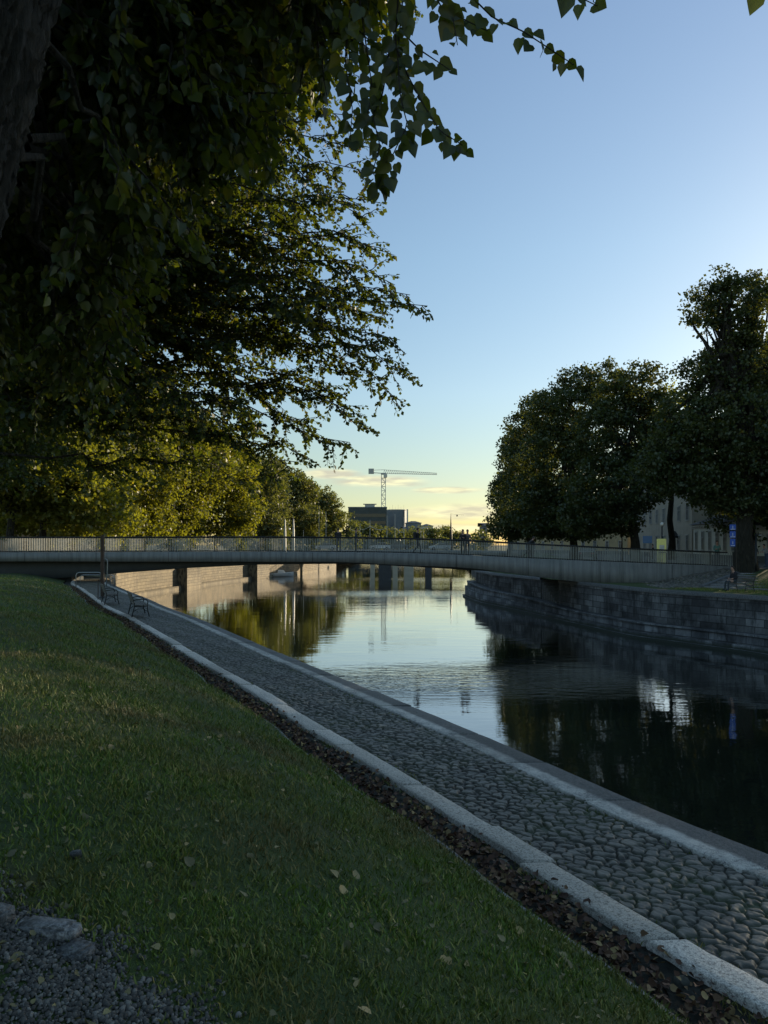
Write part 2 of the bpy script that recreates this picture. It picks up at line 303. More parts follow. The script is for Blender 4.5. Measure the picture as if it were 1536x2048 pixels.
def edging(Y): return kerbC(Y)-.60*widthx(kerbC, Y)+.05*np.sin(Y*1.3)+.03*np.sin(Y*3.1)
ZP = 2.9
def lawn_z(X, Y):
    s = (edging(Y)-X)/widthx(kerbC, Y); t = np.clip(s/4.0, 0, 1)
    H = np.interp(Y, [0, 15, 45, 60], [1.25, 1.2, .65, .5])
    return ZP+.03+H*(1-(1-t)**1.8)+.02*np.sin(X*1.7+Y)*t+.03*np.sin(X*.9-Y*.7)*t
def grid(name, rows, cols, fn, mat, uv=False):
    """rows: Y values, cols: offset values; fn(Y array, c array) -> X, z"""
    YY, CC = np.meshgrid(np.array(rows, float), np.array(cols, float), indexing='ij'); X, Y2, Z = fn(YY, CC)
    V = np.stack([X, Y2, Z], -1).reshape(-1, 3); nr, nc = YY.shape
    i = (np.arange(nr-1)[:, None]*nc+np.arange(nc-1)[None]).ravel()
    Fa = np.stack([i, i+1, i+nc+1, i+nc], -1)
    return np_mesh(name, V, Fa, mat, smooth=True)
# ---------------------------------------------------------------- setting sheets
w = MB().add([(-2500, -60, 0), (2500, -60, 0), (2500, 5000, 0), (-2500, 5000, 0)], [(0, 1, 2, 3)]).build('water', M['water']); tag(w, kind='structure')
YN = np.arange(-8, 60.01, .3)
tag(grid('lawn', YN, np.concatenate([[-.02], np.linspace(.0, 6, 40), np.linspace(7, 90, 20)]), lambda Y, s: (edging(Y)-s*widthx(kerbC, Y), Y, lawn_z(edging(Y)-s*widthx(kerbC, Y), Y)-.012*(s < 0)), M['soil']), kind='structure')
tag(grid('path', np.arange(-8, 76.01, .5), np.linspace(0, 1, 6), lambda Y, t: (edging(Y)+.1-(edging(Y)+.1-bankL(Y)+.1)*t, Y, 0*Y+ZP-.035), M['earth']), kind='structure')
rows = np.concatenate([np.arange(60, 200, 4), [220, 260, 320, 420]])
tag(grid('left_bank_ground', rows, [0, 1, 3, 6, 10, 20, 60, 200, 2000], lambda Y, u: (bankL(Y)-u, Y, ZP-.01+.55*np.clip(u/8, 0, 1)), M['ground']), kind='structure')
def zr(u, Y): 
    return 2.85+1.05*np.clip((u-5.4)/5.4, 0, 1)
rowsR = np.concatenate([np.arange(-20, 90, 2), np.arange(90, 200, 5), [220, 260, 320, 420]])
tag(grid('right_bank_ground', rowsR, [0, 1.5, 3.2, 5.4, 6.5, 7.6, 8.7, 9.8, 10.8, 14, 20, 60, 200, 2000], lambda Y, u: (bankR(Y)+u, Y, zr(u, Y)), M['soil']), kind='structure')
tag(MB().add([(-3000, 419, 3.4), (3000, 419, 3.4), (3000, 5000, 3.4), (-3000, 5000, 3.4), (-3000, 419, -1), (3000, 419, -1)], [(0, 1, 2, 3), (4, 5, 1, 0)]).build('far_ground', M['ground']), kind='structure')
tag(grid('street', np.arange(36, 140, 4), [11.2, 26], lambda Y, u: (bankR(Y)+u, Y, 0*Y+3.93), M['asphalt']), kind='structure')

# ---------------------------------------------------------------- quay walls
def wall_strip(name, fn, ys, z0, z1, mat, parent, out=0.0, sgn=1, thick=None):
    ys = np.asarray(ys); n = len(ys); X = fn(ys)+sgn*out*widthx(fn, ys)
    L = np.concatenate([[0], np.cumsum(np.hypot(np.diff(X), np.diff(ys)))])
    z0 = np.broadcast_to(z0, n); z1 = np.broadcast_to(z1, n)
    V = []; uv = []; Fa = []
    prof = [(0, z0), (0, z1)] + ([(-sgn*thick, z1), (-sgn*thick, z0)] if thick else [])
    k = len(prof); acc = 0
    for j, (o, z) in enumerate(prof):
        V.append(np.stack([X+o*widthx(fn, ys), ys, z+0*ys], -1)); uv.append(np.stack([L, (z if j < 2 else z+j*1.3)+0*ys], -1))
    V = np.concatenate(V); uv = np.concatenate(uv)
    for j in range(k-1):
        i = np.arange(n-1); Fa.append(np.stack([j*n+i, j*n+i+1, (j+1)*n+i+1, (j+1)*n+i], -1))
    return np_mesh(name, V, np.concatenate(Fa), mat, parent, uv=uv)
ql = empty('quay_wall', (0, 0, 0)); tag(ql, 'sunlit warm granite block wall of the left bank seen under the footbridge', 'quay wall')
wall_strip('wall', bankL, np.arange(-8, 200, 1.0), -.6, ZP-.17, M['wall_l'], ql, .0, 1)
wall_strip('coping', bankL, np.arange(52, 200, 1.0), ZP-.17, ZP+.05, M['wall_l'], ql, .06, 1, .5)
wall_strip('ledge', bankL, np.arange(62, 139, 1.0), -.5, .42, M['wall_l'], ql, .55, 1, .55)
for a, b, o in ((92, 97, 1.3), (118, 123, 1.5)):
    wall_strip('buttress', bankL, np.arange(a, b+.1, 1.0), -.5, ZP-.2, M['wall_l'], ql, o, 1, o)
    for yy in (a, b):
        x = float(bankL(yy)); MB().box((x+o/2, yy, (ZP-.7)/2-.02), (o, .02, ZP-.1+.5)).build('buttress_side', M['wall_l'], ql)
qr = empty('quay_wall', (0, 0, 0)); tag(qr, 'dark wet granite block wall of the right bank below the bridge ramp, with ledge and stairs', 'quay wall')
# upper wall, recess with steps between Y 56.5 and 60
wall_strip('wall', bankR, np.concatenate([np.arange(-20, 56, 1.0), [56.5]]), -.6, 2.72, M['wall_r'], qr, 0, -1)
wall_strip('wall', bankR, np.concatenate([[60.], np.arange(61, 200, 1.0)]), -.6, 2.72, M['wall_r'], qr, 0, -1)
wall_strip('wall', bankR, [56.5, 58, 60], -.6, 2.72, M['wall_r'], qr, -1.4, -1)
wall_strip('coping', bankR, np.concatenate([np.arange(-20, 56, 1.0), [56.5]]), 2.68, 2.9, M['ledge'], qr, .07, -1, .55)
wall_strip('coping', bankR, np.concatenate([[60.], np.arange(61, 200, 1.0)]), 2.68, 2.9, M['ledge'], qr, .07, -1, .55)
for yy in (56.5, 60.):
    x = float(bankR(yy)); MB().box((x+.7, yy, 1.1), (1.44, .03, 3.3)).build('recess_side', M['ledge'], qr)
st = MB()
for i in range(8):
    y0 = 56.6+i*.42; x = float(bankR(y0)); st.box((x+.7, y0+.21, (.95+i*.22)/2), (1.4, .42, .95+i*.22))
st.build('stairs', M['ledge'], qr)
ysl = np.arange(-20, 82, 1.0); lz = np.interp(ysl, [30, 52, 60, 80], [.95, .85, 1.15, 1.65])
wall_strip('ledge', bankR, ysl, -.6, lz, M['wall_r'], qr, .9, -1, .9)
wall_strip('lower_ledge', bankR, ysl, -.6, lz-.55, M['wall_r'], qr, 1.15, -1, .25)
wall_strip('plinth', bankR, ysl, -.6, lz*.0+.12, M['wall_r'], qr, 1.4, -1, .25)
wall_strip('lip', bankR, np.arange(-20, 81, 1.0), np.interp(np.arange(-20, 81, 1.0), [30, 52, 60, 80], [.95, .85, 1.15, 1.65])-.10, np.interp(np.arange(-20, 81, 1.0), [30, 52, 60, 80], [.95, .85, 1.15, 1.65])+.03, M['wall_r'], qr, .95, -1, .4)

# coping stones of the near quay: one object per stone
def strip_stone(name, fn, ya, yb, o0, o1, zt, th, mat, n=7, m=5, jit=.006, side=1):
    """stone between offsets o0..o1 (metres across) from curve fn, from ya to yb"""
    r = rng.normal(0, jit, (n, m)); tilt = rng.normal(0, .006); ys = np.concatenate([[ya], np.linspace(ya+.02, yb-.02, n-2), [yb]]); V = []; uv = []
    for i, y in enumerate(ys):
        w = float(widthx(fn, y)); x = float(fn(y)); sl = float(slope(fn, y))
        for j in range(m):
            t = (j/(m-1) if j in (0, m-1) else .035+(j-1)/(m-3)*.93) if m > 3 else j/(m-1); o = (o0+(o1-o0)*t)*w
            e = .010 if (j in (0, m-1) or i in (0, n-1)) else 0
            V.append((x+o+(r[i, j]*1.2 if j in (0, m-1) else 0), y, zt-e+r[i, j]*.5+tilt*(t-.5))); uv.append((t, y))
    top = len(V)
    ring = [j for j in range(m)]+[i*m+m-1 for i in range(1, n)]+[(n-1)*m+j for j in range(m-2, -1, -1)]+[i*m for i in range(n-2, 0, -1)]
    for q in ring: V.append((V[q][0], V[q][1], zt-th)); uv.append(uv[q])
    Fa = [(i*m+j, i*m+j+1, (i+1)*m+j+1, (i+1)*m+j) for i in range(n-1) for j in range(m-1)]
    k = len(ring); Fa += [(ring[a], top+a, top+(a+1) % k, ring[(a+1) % k]) for a in range(k)]
    return np_mesh(name, V, Fa, mat, uv=uv)
ORD = 'first second third fourth fifth sixth seventh eighth ninth tenth eleventh twelfth thirteenth fourteenth fifteenth sixteenth'.split()
y = -1.0; i = 0; kv = 0
while y < 52:
    L = 1.45+.35*math.sin(i*2.3)+.02*y; sl = abs(float(slope(bankL, y))); dy = L/math.sqrt(1+sl*sl)
    o = strip_stone('coping_stone', bankL, y+.006, y+dy-.006, -.47, .0, ZP+.03+rng.normal(0, .004), .24, M['coping'], 9, 7, .004)
    vis = y+dy > 6.3
    tag(o, 'two-toned granite coping stone at the water edge, %s from the right edge' % ORD[kv] if vis and kv < 12 else 'two-toned granite coping stone of the far stretch towards the handrail', 'coping stone', 'granite coping stones edging the near quay'); y += dy; i += 1; kv += vis
js = [-1.2, .4, 1.75, 3.0, 4.02, 4.93, 6.12, 6.9, 8.12, 9.71, 10.5, 11.4, 12.2, 13.9, 14.9, 16.2, 18.2, 19.4, 20.8, 22.3, 24.2, 26.3, 28, 29.8, 31.6, 33.5, 35.6, 37.8, 40, 42.5, 45, 47.5, 50, 53, 56, 60]
for a, b in zip(js, js[1:]):
    lat = rng.normal(0, .014)
    o = strip_stone('kerb_stone', kerbC, a+.010, b-.010, -.12+lat+rng.normal(0, .006), .12+lat+rng.normal(0, .006), ZP+.03+rng.normal(0, .005), .16, M['kerb'], 9, 6, .004)
    k_ = js.index(a)-4  # stones nearer than the first numbered one stay unseen
    tag(o, 'pale granite kerb stone, %s from the bottom right corner' % ORD[k_] if 0 <= k_ < 16 else 'pale granite kerb stone unseen at the near end, or in the narrow far stretch towards the benches', 'kerb stone', 'pale granite kerb stones along the cobbled path')
e = wall_strip('lawn_edging', edging, np.arange(-2, 50, .35), ZP-.05, ZP+.045, M['ledge'], None, 0, 1, .055); tag(e, 'thin grey stone edging between the lawn and the leafy gutter', 'lawn edging')

# ---------------------------------------------------------------- cobblestones
def domes(P, a, b, h, ang, name, mat, seg=9, rnd=None):
    n = len(P); th = np.linspace(0, 2*np.pi, seg, endpoint=False)
    rings = [(1.0, -.35), (.93, .35), (.62, .86)]
    V = []
    wob = 1+rng.normal(0, .16, (n, seg)); tl = rng.normal(0, .16, (n, 2, 1))
    for rr, zz in rings:
        lx = np.cos(th)[None]*a[:, None]*rr*wob; ly = np.sin(th)[None]*b[:, None]*rr*wob
        X = P[:, 0, None]+lx*np.cos(ang)[:, None]-ly*np.sin(ang)[:, None]; Y = P[:, 1, None]+lx*np.sin(ang)[:, None]+ly*np.cos(ang)[:, None]
        V.append(np.stack([X, Y, P[:, 2, None]+zz*h[:, None]+rng.normal(0, .07, (n, seg))*h[:, None]+(lx*tl[:, 0]+ly*tl[:, 1])*.8], -1))
    V = np.stack(V, 1).reshape(n, -1, 3); top = np.stack([P[:, 0], P[:, 1], P[:, 2]+h], -1)[:, None]
    V = np.concatenate([V, top], 1); k = V.shape[1]; Fa = []
    for r in range(2):
        for j in range(seg): Fa.append((r*seg+j, r*seg+(j+1) % seg, (r+1)*seg+(j+1) % seg, (r+1)*seg+j))
    for j in range(seg): Fa.append((2*seg+j, 2*seg+(j+1) % seg, 3*seg, 3*seg))
    # triangles kept as quads would be degenerate: split all to triangles
    T = []
    for q in Fa:
        T.append(q[:3]); 
        if q[2] != q[3]: T.append((q[0], q[2], q[3]))
    T = np.array(T); A = (T[None]+np.arange(n)[:, None, None]*k).reshape(-1, 3)
    rr = np.repeat(rng.random(n) if rnd is None else rnd, len(T))
    return np_mesh(name, V.reshape(-1, 3), A, mat, rnd=rr, smooth=True)
def scatter_between(fa, fb, y0, y1, sp):
    out = []; y = y0
    while y < y1:
        xa, xb = float(fa(y)), float(fb(y)); x = xa+random.random()*sp(y)*.5
        while x < xb:
            out.append((x+random.uniform(-.2, .2)*sp(y), y+random.uniform(-.25, .25)*sp(y), sp(y))); x += sp(y)*random.uniform(.85, 1.2)
        y += sp(y)*.80
    return np.array(out)
kr = lambda Y: kerbC(Y)+.16*widthx(kerbC, Y); ci = lambda Y: bankL(Y)-.50*widthx(bankL, Y)
def hash2(a, b, k): v = np.sin(a*127.1+b*311.7+k*74.7)*43758.5453; return v-np.floor(v)
def cobble_field(y0, y1, res, parent):
    ys = np.arange(y0, y1+res*.5, res); nx = int(1.62/res*1.05)
    T = np.linspace(0, 1, nx)[None]; YY = np.repeat(ys[:, None], nx, 1)
    XA = kr(ys)[:, None]-.04; XB = ci(ys)[:, None]+.05; XX = XA+(XB-XA)*T
    wx = XX+.018*np.sin(YY*31+XX*17)+.012*np.sin(XX*53-YY*23); wy = YY+.016*np.sin(XX*29+YY*11)+.010*np.sin(YY*61+XX*37)
    cx, cy = .138, .094; gy = np.floor(wy/cy); F1 = np.full(XX.shape, 9.); F2 = np.full(XX.shape, 9.); ID = np.zeros(XX.shape); TX = np.zeros(XX.shape); TY = np.zeros(XX.shape)
    for b in (-1, 0, 1):
        row = gy+b; sh = .5*(row % 2)
        gx = np.floor(wx/cx-sh)
        for a in (-2, -1, 0, 1, 2):
            col = gx+a; h1, h2, h3 = hash2(col, row, 1), hash2(col, row, 2), hash2(col, row, 3)
            px_ = (col+sh+.5+(h1-.5)*.72)*cx; py_ = (row+.5+(h2-.5)*.62)*cy
            d = np.hypot((wx-px_)/1.35, wy-py_)*(1.22-.42*h3)
            m1 = d < F1; F2 = np.where(m1, F1, np.minimum(F2, d)); TX = np.where(m1, wx-px_, TX); TY = np.where(m1, wy-py_, TY); ID = np.where(m1, h3*.37+h1*.63, ID); F1 = np.where(m1, d, F1)
    e = (F2-F1)*.5; g = .0045+.003*np.sin(XX*7+YY*5); q = np.clip((e-g)/.020, 0, 1); prof = np.sqrt(np.clip(1-(1-q)**2, 0, 1))
    H = .020+.016*ID; tx = (hash2(np.floor(ID*9999), ID*0, 5)-.5)*.14; ty = (hash2(np.floor(ID*9999), ID*0, 6)-.5)*.16
    low = .010*np.sin(YY*1.9+XX*2.5)+.006*np.sin(YY*5.1-XX*3)
    ZZ = ZP-.018+low+prof*(H+TX*tx+TY*ty+.0025*np.sin(XX*90+ID*50)*np.sin(YY*80))
    V = np.stack([XX, YY, ZZ], -1).reshape(-1, 3); nr = len(ys); i_ = (np.arange(nr-1)[:, None]*nx+np.arange(nx-1)[None]).ravel()
    Fa = np.stack([i_, i_+1, i_+nx+1, i_+nx], -1); o = np_mesh('cobblestones', V, Fa, M['cobble'], rnd=ID[:-1, :-1].ravel(), smooth=True)
    at_ = o.data.attributes.new('joint', 'FLOAT', 'POINT'); at_.data.foreach_set('value', (1-np.clip(q*1.6, 0, 1)).ravel().astype(np.float32)); o.parent = parent; return o
cb_ = empty('cobbled_paving', (0, 0, 0)); tag(cb_, kind='structure')
cobble_field(-1, 2.6, .03, cb_); cobble_field(2.6, 9, .0105, cb_); cobble_field(9, 19, .017, cb_); cobble_field(19, 34, .028, cb_); cobble_field(34, 60, .045, cb_)
gl = lambda Y: edging(Y)+.30*widthx(kerbC, Y)
pc = scatter_between(gl, lambda Y: kerbC(Y)-.14*widthx(kerbC, Y), -1, 50, lambda y: .15)
pc = pc[rng.random(len(pc)) < .28]; n = len(pc); sz = pc[:, 2]*rng.uniform(.6, 1.2, n)
tag(domes(np.stack([pc[:, 0], pc[:, 1], np.full(n, ZP-.04)], -1), sz*.5, sz*.42, sz*.36, rng.uniform(0, 3, n), 'gutter_stones', M['gutter']), kind='stuff', label='loose mossy field stones bedded beside the kerb', cat='stones')

# ---------------------------------------------------------------- leaves, blades
def rand_unit(n):
    v = rng.normal(size=(n, 3)); return v/np.linalg.norm(v, axis=1, keepdims=True)
def norm(v): return v/np.maximum(np.linalg.norm(v, axis=-1, keepdims=True), 1e-9)
def leaf_mesh(name, P, D, N, size, mat, parent=None, detail=False, rnd=None, wide=.42):
    """leaves: P base, D direction, N face normal, size length"""
    n = len(P); D = norm(D); Sx = norm(np.cross(D, N)); N = np.cross(Sx, D); s = size[:, None]
    if detail:   # heart-shaped leaf folded along the midrib
        f = rng.uniform(.05, .5, (n, 1)); b = rng.uniform(-.15, .45, (n, 1))
        pts = [(0.0, 0), (-.05, .22), (.13, .46), (.48, .49), (.83, .22), (1.08, 0), (.83, -.22), (.48, -.49), (.13, -.46), (-.05, -.22)]
        V = np.stack([P+D*(u*s)+Sx*(v_*s)+N*((abs(v_)*f*1.3-(u*u)*b)*s) for u, v_ in pts], 1)
        Fl = np.array([(0, 1, 2, 3), (0, 3, 4, 5), (0, 5, 6, 7), (0, 7, 8, 9)])
    else:
        V = np.stack([P, P+D*s*.5+Sx*s*wide+N*s*.08, P+D*s, P+D*s*.5-Sx*s*wide+N*s*.08], 1); Fl = np.array([(0, 1, 2, 3)])
    k = V.shape[1]; A = (Fl[None]+np.arange(n)[:, None, None]*k).reshape(-1, 4)
    r = np.repeat(rng.random(n) if rnd is None else rnd, len(Fl))
    return np_mesh(name, V.reshape(-1, 3), A, mat, parent, rnd=r)
# grass
def in_gravel(X, Y): return (Y < 3.0-.72*(X+1.45)+.10*np.sin(X*5)+.05*np.sin(X*17)) & (X < .1)
bl = []
for y0, y1, dens, hh in ((1.6, 3.5, 5200, .034), (3.5, 6, 3600, .040), (6, 10, 1700, .045), (10, 17, 750, .055), (17, 28, 260, .075), (28, 49, 90, .10)):
    area_w = np.interp(y1, [3, 6, 12, 28, 49], [5.2, 6, 8, 10, 12]); n = int(dens*(y1-y0)*area_w)
    Y = rng.uniform(y0, y1, n); X = edging(Y)-rng.uniform(-.015, area_w, n)
    k = (X > -.56*Y-.3) & (~in_gravel(X+rng.normal(0, .09, n), Y+rng.normal(0, .09, n)) | (rng.random(n) < .03)); X, Y = X[k], Y[k]
    pn = np.sin(X*2.3+Y*1.1)+np.sin(X*.9-Y*2.1+2)+.8*np.sin(X*5.1+Y*3.7); keep = rng.random(len(X)) < np.clip(.78+.14*pn, .3, 1); X, Y = X[keep], Y[keep]
    bl.append(np.stack([X, Y, lawn_z(X, Y), np.full(len(X), hh)], -1))
bl = np.concatenate(bl); n = len(bl); h = bl[:, 3]*rng.uniform(.4, 1.4, n)*(1+.12*np.sin(bl[:, 0]*4.1+bl[:, 1]*2.3)*np.sin(bl[:, 1]*5.3-bl[:, 0]*3.1)+.14*np.sin(bl[:, 0]*11+bl[:, 1]*7)); P = bl[:, :3]
d = rng.normal(0, .55, (n, 3)); d[:, 2] = 1; d = norm(d); side = norm(np.cross(d, rand_unit(n)))
wd = h[:, None]*.085; mid = P+d*h[:, None]*.6; bend = d.copy(); bend[:, :2] += rng.normal(0, .5, (n, 2)); tip = mid+norm(bend)*h[:, None]*.5
V = np.stack([P-side*wd, P+side*wd, mid+side*wd*.7, mid-side*wd*.7, tip], 1)
T = np.array([(0, 1, 2), (0, 2, 3), (3, 2, 4)]); A = (T[None]+np.arange(n)[:, None, None]*5).reshape(-1, 3)
tag(np_mesh('grass', V.reshape(-1, 3), A, M['grass'], rnd=np.repeat(rng.random(n)**1.4, 3)), kind='stuff', label='short patchy lawn grass on the bank slope', cat='grass')
# weeds in the joints along kerb and coping
n = 15000; Y = rng.random(n)**1.6*40+2.5; w_side = rng.integers(0, 3, n)
X = np.where(w_side == 0, kerbC(Y)+(.14+np.abs(rng.normal(0, .035, n)))*widthx(kerbC, Y), np.where(w_side == 1, kerbC(Y)-(.14+np.abs(rng.normal(0, .07, n)))*widthx(kerbC, Y), bankL(Y)-(.48+np.abs(rng.normal(0, .05, n)))*widthx(bankL, Y)))
k = np.sin(Y*3.1+w_side*2)+np.sin(Y*7.7+w_side)+rng.normal(0, .4, n) > .3; X, Y = X[k], Y[k]; n = len(X)
D = rng.normal(0, .6, (n, 3)); D[:, 2] = 1
tag(leaf_mesh('weeds', np.stack([X, Y, np.full(n, ZP-.03)], -1), D, rand_unit(n), rng.uniform(.02, .065, n), M['grass'], wide=.10), kind='stuff', label='small weeds growing in the stone joints', cat='weeds')
# fallen leaves
def flat_leaves(name, X, Y, Z, size, mat, label, rnd=None, curl=.35):
    n = len(X); N = norm(np.stack([rng.normal(0, curl, n), rng.normal(0, curl, n), np.ones(n)], -1)); D = norm(np.cross(N, rand_unit(n)))
    o = leaf_mesh(name, np.stack([X, Y, Z], -1), D, N, size, mat, detail=True, rnd=rnd); tag(o, kind='stuff', label=label, cat='leaves')
n = 11000; Y = rng.uniform(0, 1, n)**1.5*46+1.5; u = np.clip(rng.normal(.20, .14, n), .0, .48)
flat_leaves('fallen_leaves', edging(Y)+u*widthx(kerbC, Y), Y, ZP+rng.uniform(-.03, .03, n), rng.uniform(.02, .06, n), M['fallen'], 'brown fallen leaves lying in the gutter between lawn and kerb', curl=.6)
n = 3800; Y = 2+rng.random(n)**1.7*28; X = edging(Y)-rng.random(n)*(.56*Y+edging(Y)+.2).clip(.3)
k = rng.random(n) < .75; X, Y = X[k], Y[k]; n = len(X)
flat_leaves('scattered_leaves', X, Y, lawn_z(X, Y)+rng.uniform(.008, .03, n), rng.uniform(.010, .030, n)+.030*(rng.random(n) < .09), M['fallen_pale'], 'single pale and yellow leaves scattered over the lawn', rnd=rng.random(n)**2.4, curl=.5)
# gravel and its edging stones
n = 36000; X = rng.uniform(-1.9, .5, n); Y = rng.uniform(1.9, 3.3, n); k = in_gravel(X+rng.normal(0, .07, n), Y+rng.normal(0, .07, n)) & (X > -.56*Y-.2) & (np.sin(X*9+Y*7)+np.sin(X*4-Y*11)+rng.normal(0, .7, n) > -1.1); X, Y = X[k], Y[k]; n = len(X)
Z = lawn_z(X, Y)+.006; a = .004+.007*rng.random(n)**2.2
tag(domes(np.stack([X, Y, Z], -1), a*rng.uniform(.8, 1.4, n), a, a*rng.uniform(.5, 1.1, n), rng.uniform(0, 3, n), 'gravel', M['gravel'], seg=5), kind='stuff', label='grey crushed gravel of the upper footpath', cat='gravel')
def rock(name, c, d, rz, label, mat=None, seed=0):
    rr = random.Random(seed); bm = bmesh.new(); bmesh.ops.create_cube(bm, size=1); bmesh.ops.bevel(bm, geom=bm.edges[:], offset=.12, segments=2, affect='EDGES')
    bmesh.ops.subdivide_edges(bm, edges=bm.edges[:], cuts=1, use_grid_fill=True)
    for v in bm.verts:
        v.co += Vector((rr.gauss(0, .012), rr.gauss(0, .018), rr.gauss(0, .014))); v.co.x *= 1-.12*v.co.y
        v.co = Vector((v.co.x*d[0], v.co.y*d[1], v.co.z*d[2]))
    me = bpy.data.meshes.new(name); bm.to_mesh(me); bm.free(); me.materials.append(mat or M['kerb']); me.polygons.foreach_set('use_smooth', [True]*len(me.polygons))
    o = link(name, me); o.location = c; o.rotation_euler = (.04, -.05, rz); tag(o, label, 'stone'); return o
def gz(x, y): return float(lawn_z(x, y))
p = atz(96, 1856, 4.12); rock('edging_stone', (p.x, p.y, gz(p.x, p.y)+.015), (.27, .085, .055), -.30, 'long pale edging stone between gravel and lawn at lower left', M['step'], 1)
p = atz(4, 1842, 4.12); rock('edging_stone', (p.x-.02, p.y, gz(p.x, p.y)+.02), (.13, .09, .06), -.45, 'pale edging stone cut off by the left edge beside the long one', M['step'], 2)
p = atz(152, 1888, 4.12); rock('edging_stone', (p.x, p.y, gz(p.x, p.y)-.005), (.12, .10, .07), -.5, 'low dark stone half sunk in gravel below the long edging stone', M['ledge'], 3)
p = atz(152, 1728, 4.05); rock('stone', (p.x, p.y, gz(p.x, p.y)+.02), (.05, .035, .035), .3, 'small pale pebble lying alone on the lawn', M['ledge'], 4)

# ---------------------------------------------------------------- trees
def tubes(name, lines, mat, parent, n=6):
    V = []; Fa = []; b = 0
    for pts, rad in lines:
        pts = np.asarray(pts, float); m = len(pts); d = norm(np.gradient(pts, axis=0)); ref = np.array([.31, .17, .93]); ref = np.where(np.abs(d@ref)[:, None] > .9, np.array([1., .2, 0]), ref)
        x = norm(np.cross(d, ref)); z = np.cross(x, d); th = np.linspace(0, 2*np.pi, n, endpoint=False)
        ring = pts[:, None]+(x[:, None]*np.cos(th)[None, :, None]+z[:, None]*np.sin(th)[None, :, None])*np.asarray(rad)[:, None, None]
        V.append(ring.reshape(-1, 3)); i = np.arange(m-1)[:, None]*n; j = np.arange(n)[None]; jn = (j+1) % n
        Fa.append(np.stack([i+j, i+jn, i+n+jn, i+n+j], -1).reshape(-1, 4)+b); b += m*n
    return np_mesh(name, np.concatenate(V), np.concatenate(Fa), mat, parent, smooth=True)
def bez(a, b, sag, k=8, wob=.0):
    t = np.linspace(0, 1, k)[:, None]; a = np.array(a, float); b = np.array(b, float)
    L = np.linalg.norm(b-a); c = (a+b)/2+np.array([0, 0, sag*L]); q = (1-t)**2*a+2*t*(1-t)*c+t*t*b
    if wob: q[1:-1] += rng.normal(0, wob*L, (k-2, 3))
    return q
def spray(a, b, r0, sag, lines, leaves, nsub, sublen, leaf_sp, leaf, start=.25, droop=.5):
    """a limb from a to b with side twigs that carry alternate leaves"""
    q = bez(a, b, sag*rng.uniform(.1, 2.2), 10, .022); L = np.linalg.norm(np.array(b)-np.array(a)); lines.append((q, np.linspace(r0, .006, 10)))
    d = norm(np.gradient(q, axis=0))
    for i in range(nsub):
        t = start+(1-start)*(i+.5*rng.random())/nsub; f = t*9; i0 = min(int(f), 8); p = q[i0]+(q[i0+1]-q[i0])*(f-i0)
        dd = d[i0]*.55+rng.normal(0, .55, 3); dd[2] = dd[2]*.6-droop*rng.random(); dd = norm(dd)
        sl = sublen*(1.15-t*.75)*rng.uniform(.6, 1.25); e = p+dd*sl; tq = bez(p, e, .10, 6, .02); lines.append((tq, np.linspace(.011, .0025, 6)*(.6+sl*.5)))
        ns = max(2, int(sl/leaf_sp)); u = (np.arange(ns)+rng.random(ns)*.6)/ns; ff = u*5; k0 = np.minimum(ff.astype(int), 4)
        lp = tq[k0]+(tq[k0+1]-tq[k0])*(ff-k0)[:, None]
        side = norm(np.cross(dd, [0, 0, 1.]))*np.where(np.arange(ns) % 2, 1, -1)[:, None]
        ld = side*.7+dd*.5+np.array([0, 0, -.55])+rng.normal(0, .4, (ns, 3)); leaves.append((lp+norm(ld)*.015, ld, np.full(ns, leaf)*rng.uniform(.65, 1.2, ns)))
def finish_leaves(name, leaves, mat, parent, detail):
    P = np.concatenate([l[0] for l in leaves]); D = np.concatenate([l[1] for l in leaves]); s = np.concatenate([l[2] for l in leaves])
    N = rand_unit(len(P)); N[:, 2] = np.abs(N[:, 2])+.5
    return leaf_mesh(name, P, D, N, s, mat, parent, detail)
# --- tree A: old linden right beside the camera
tA = empty('linden_tree', (0, 0, 0)); tag(tA, 'old linden leaning in at top left beside the camera, large dark leaves hanging overhead', 'tree')
tr = [(-2.35, 2.45, 3.9), (-2.2, 2.47, 5.2), (-1.92, 2.5, 6.4), (-1.66, 2.52, 7.3), (-1.42, 2.6, 8.6), (-1.2, 2.9, 10.5), (-.9, 3.3, 13)]
b1 = MB(); 
pts = np.array(tr); tt = np.linspace(0, 1, 40); P_ = np.stack([np.interp(tt*6, range(7), pts[:, i]) for i in range(3)], -1)
for it in range(3): P_[1:-1] = (P_[:-2]+P_[2:]+P_[1:-1]*2)/4
rad = np.interp(tt, [0, .1, .3, .7, 1], [.62, .46, .40, .34, .16]); V = []
NB, NRW = 220, 260; tq_ = np.linspace(0, 39, NRW); Pq = np.stack([np.interp(tq_, range(40), P_[:, i]) for i in range(3)], -1); rq = np.interp(tq_, range(40), rad)
TH, ZZ_ = np.meshgrid(np.linspace(0, 2*np.pi, NB, endpoint=False), Pq[:, 2])
ph = .5*np.sin(ZZ_*2.1)+.35*np.sin(ZZ_*5.3+TH*2)+.2*np.sin(ZZ_*11+TH*5)
f1 = np.abs(np.sin(TH*17+ph*3)); f2 = np.abs(np.sin(TH*29-ph*4+ZZ_*.7)); f3 = np.sin(TH*3+ZZ_*.8)
RR = rq[:, None]*(1+.05*f3)+.034*(np.minimum(f1, f2*1.2)**.6)+.006*rng.normal(size=TH.shape)
V = np.stack([Pq[:, 0, None]+RR*np.cos(TH), Pq[:, 1, None]+RR*np.sin(TH), ZZ_], -1).reshape(-1, 3)
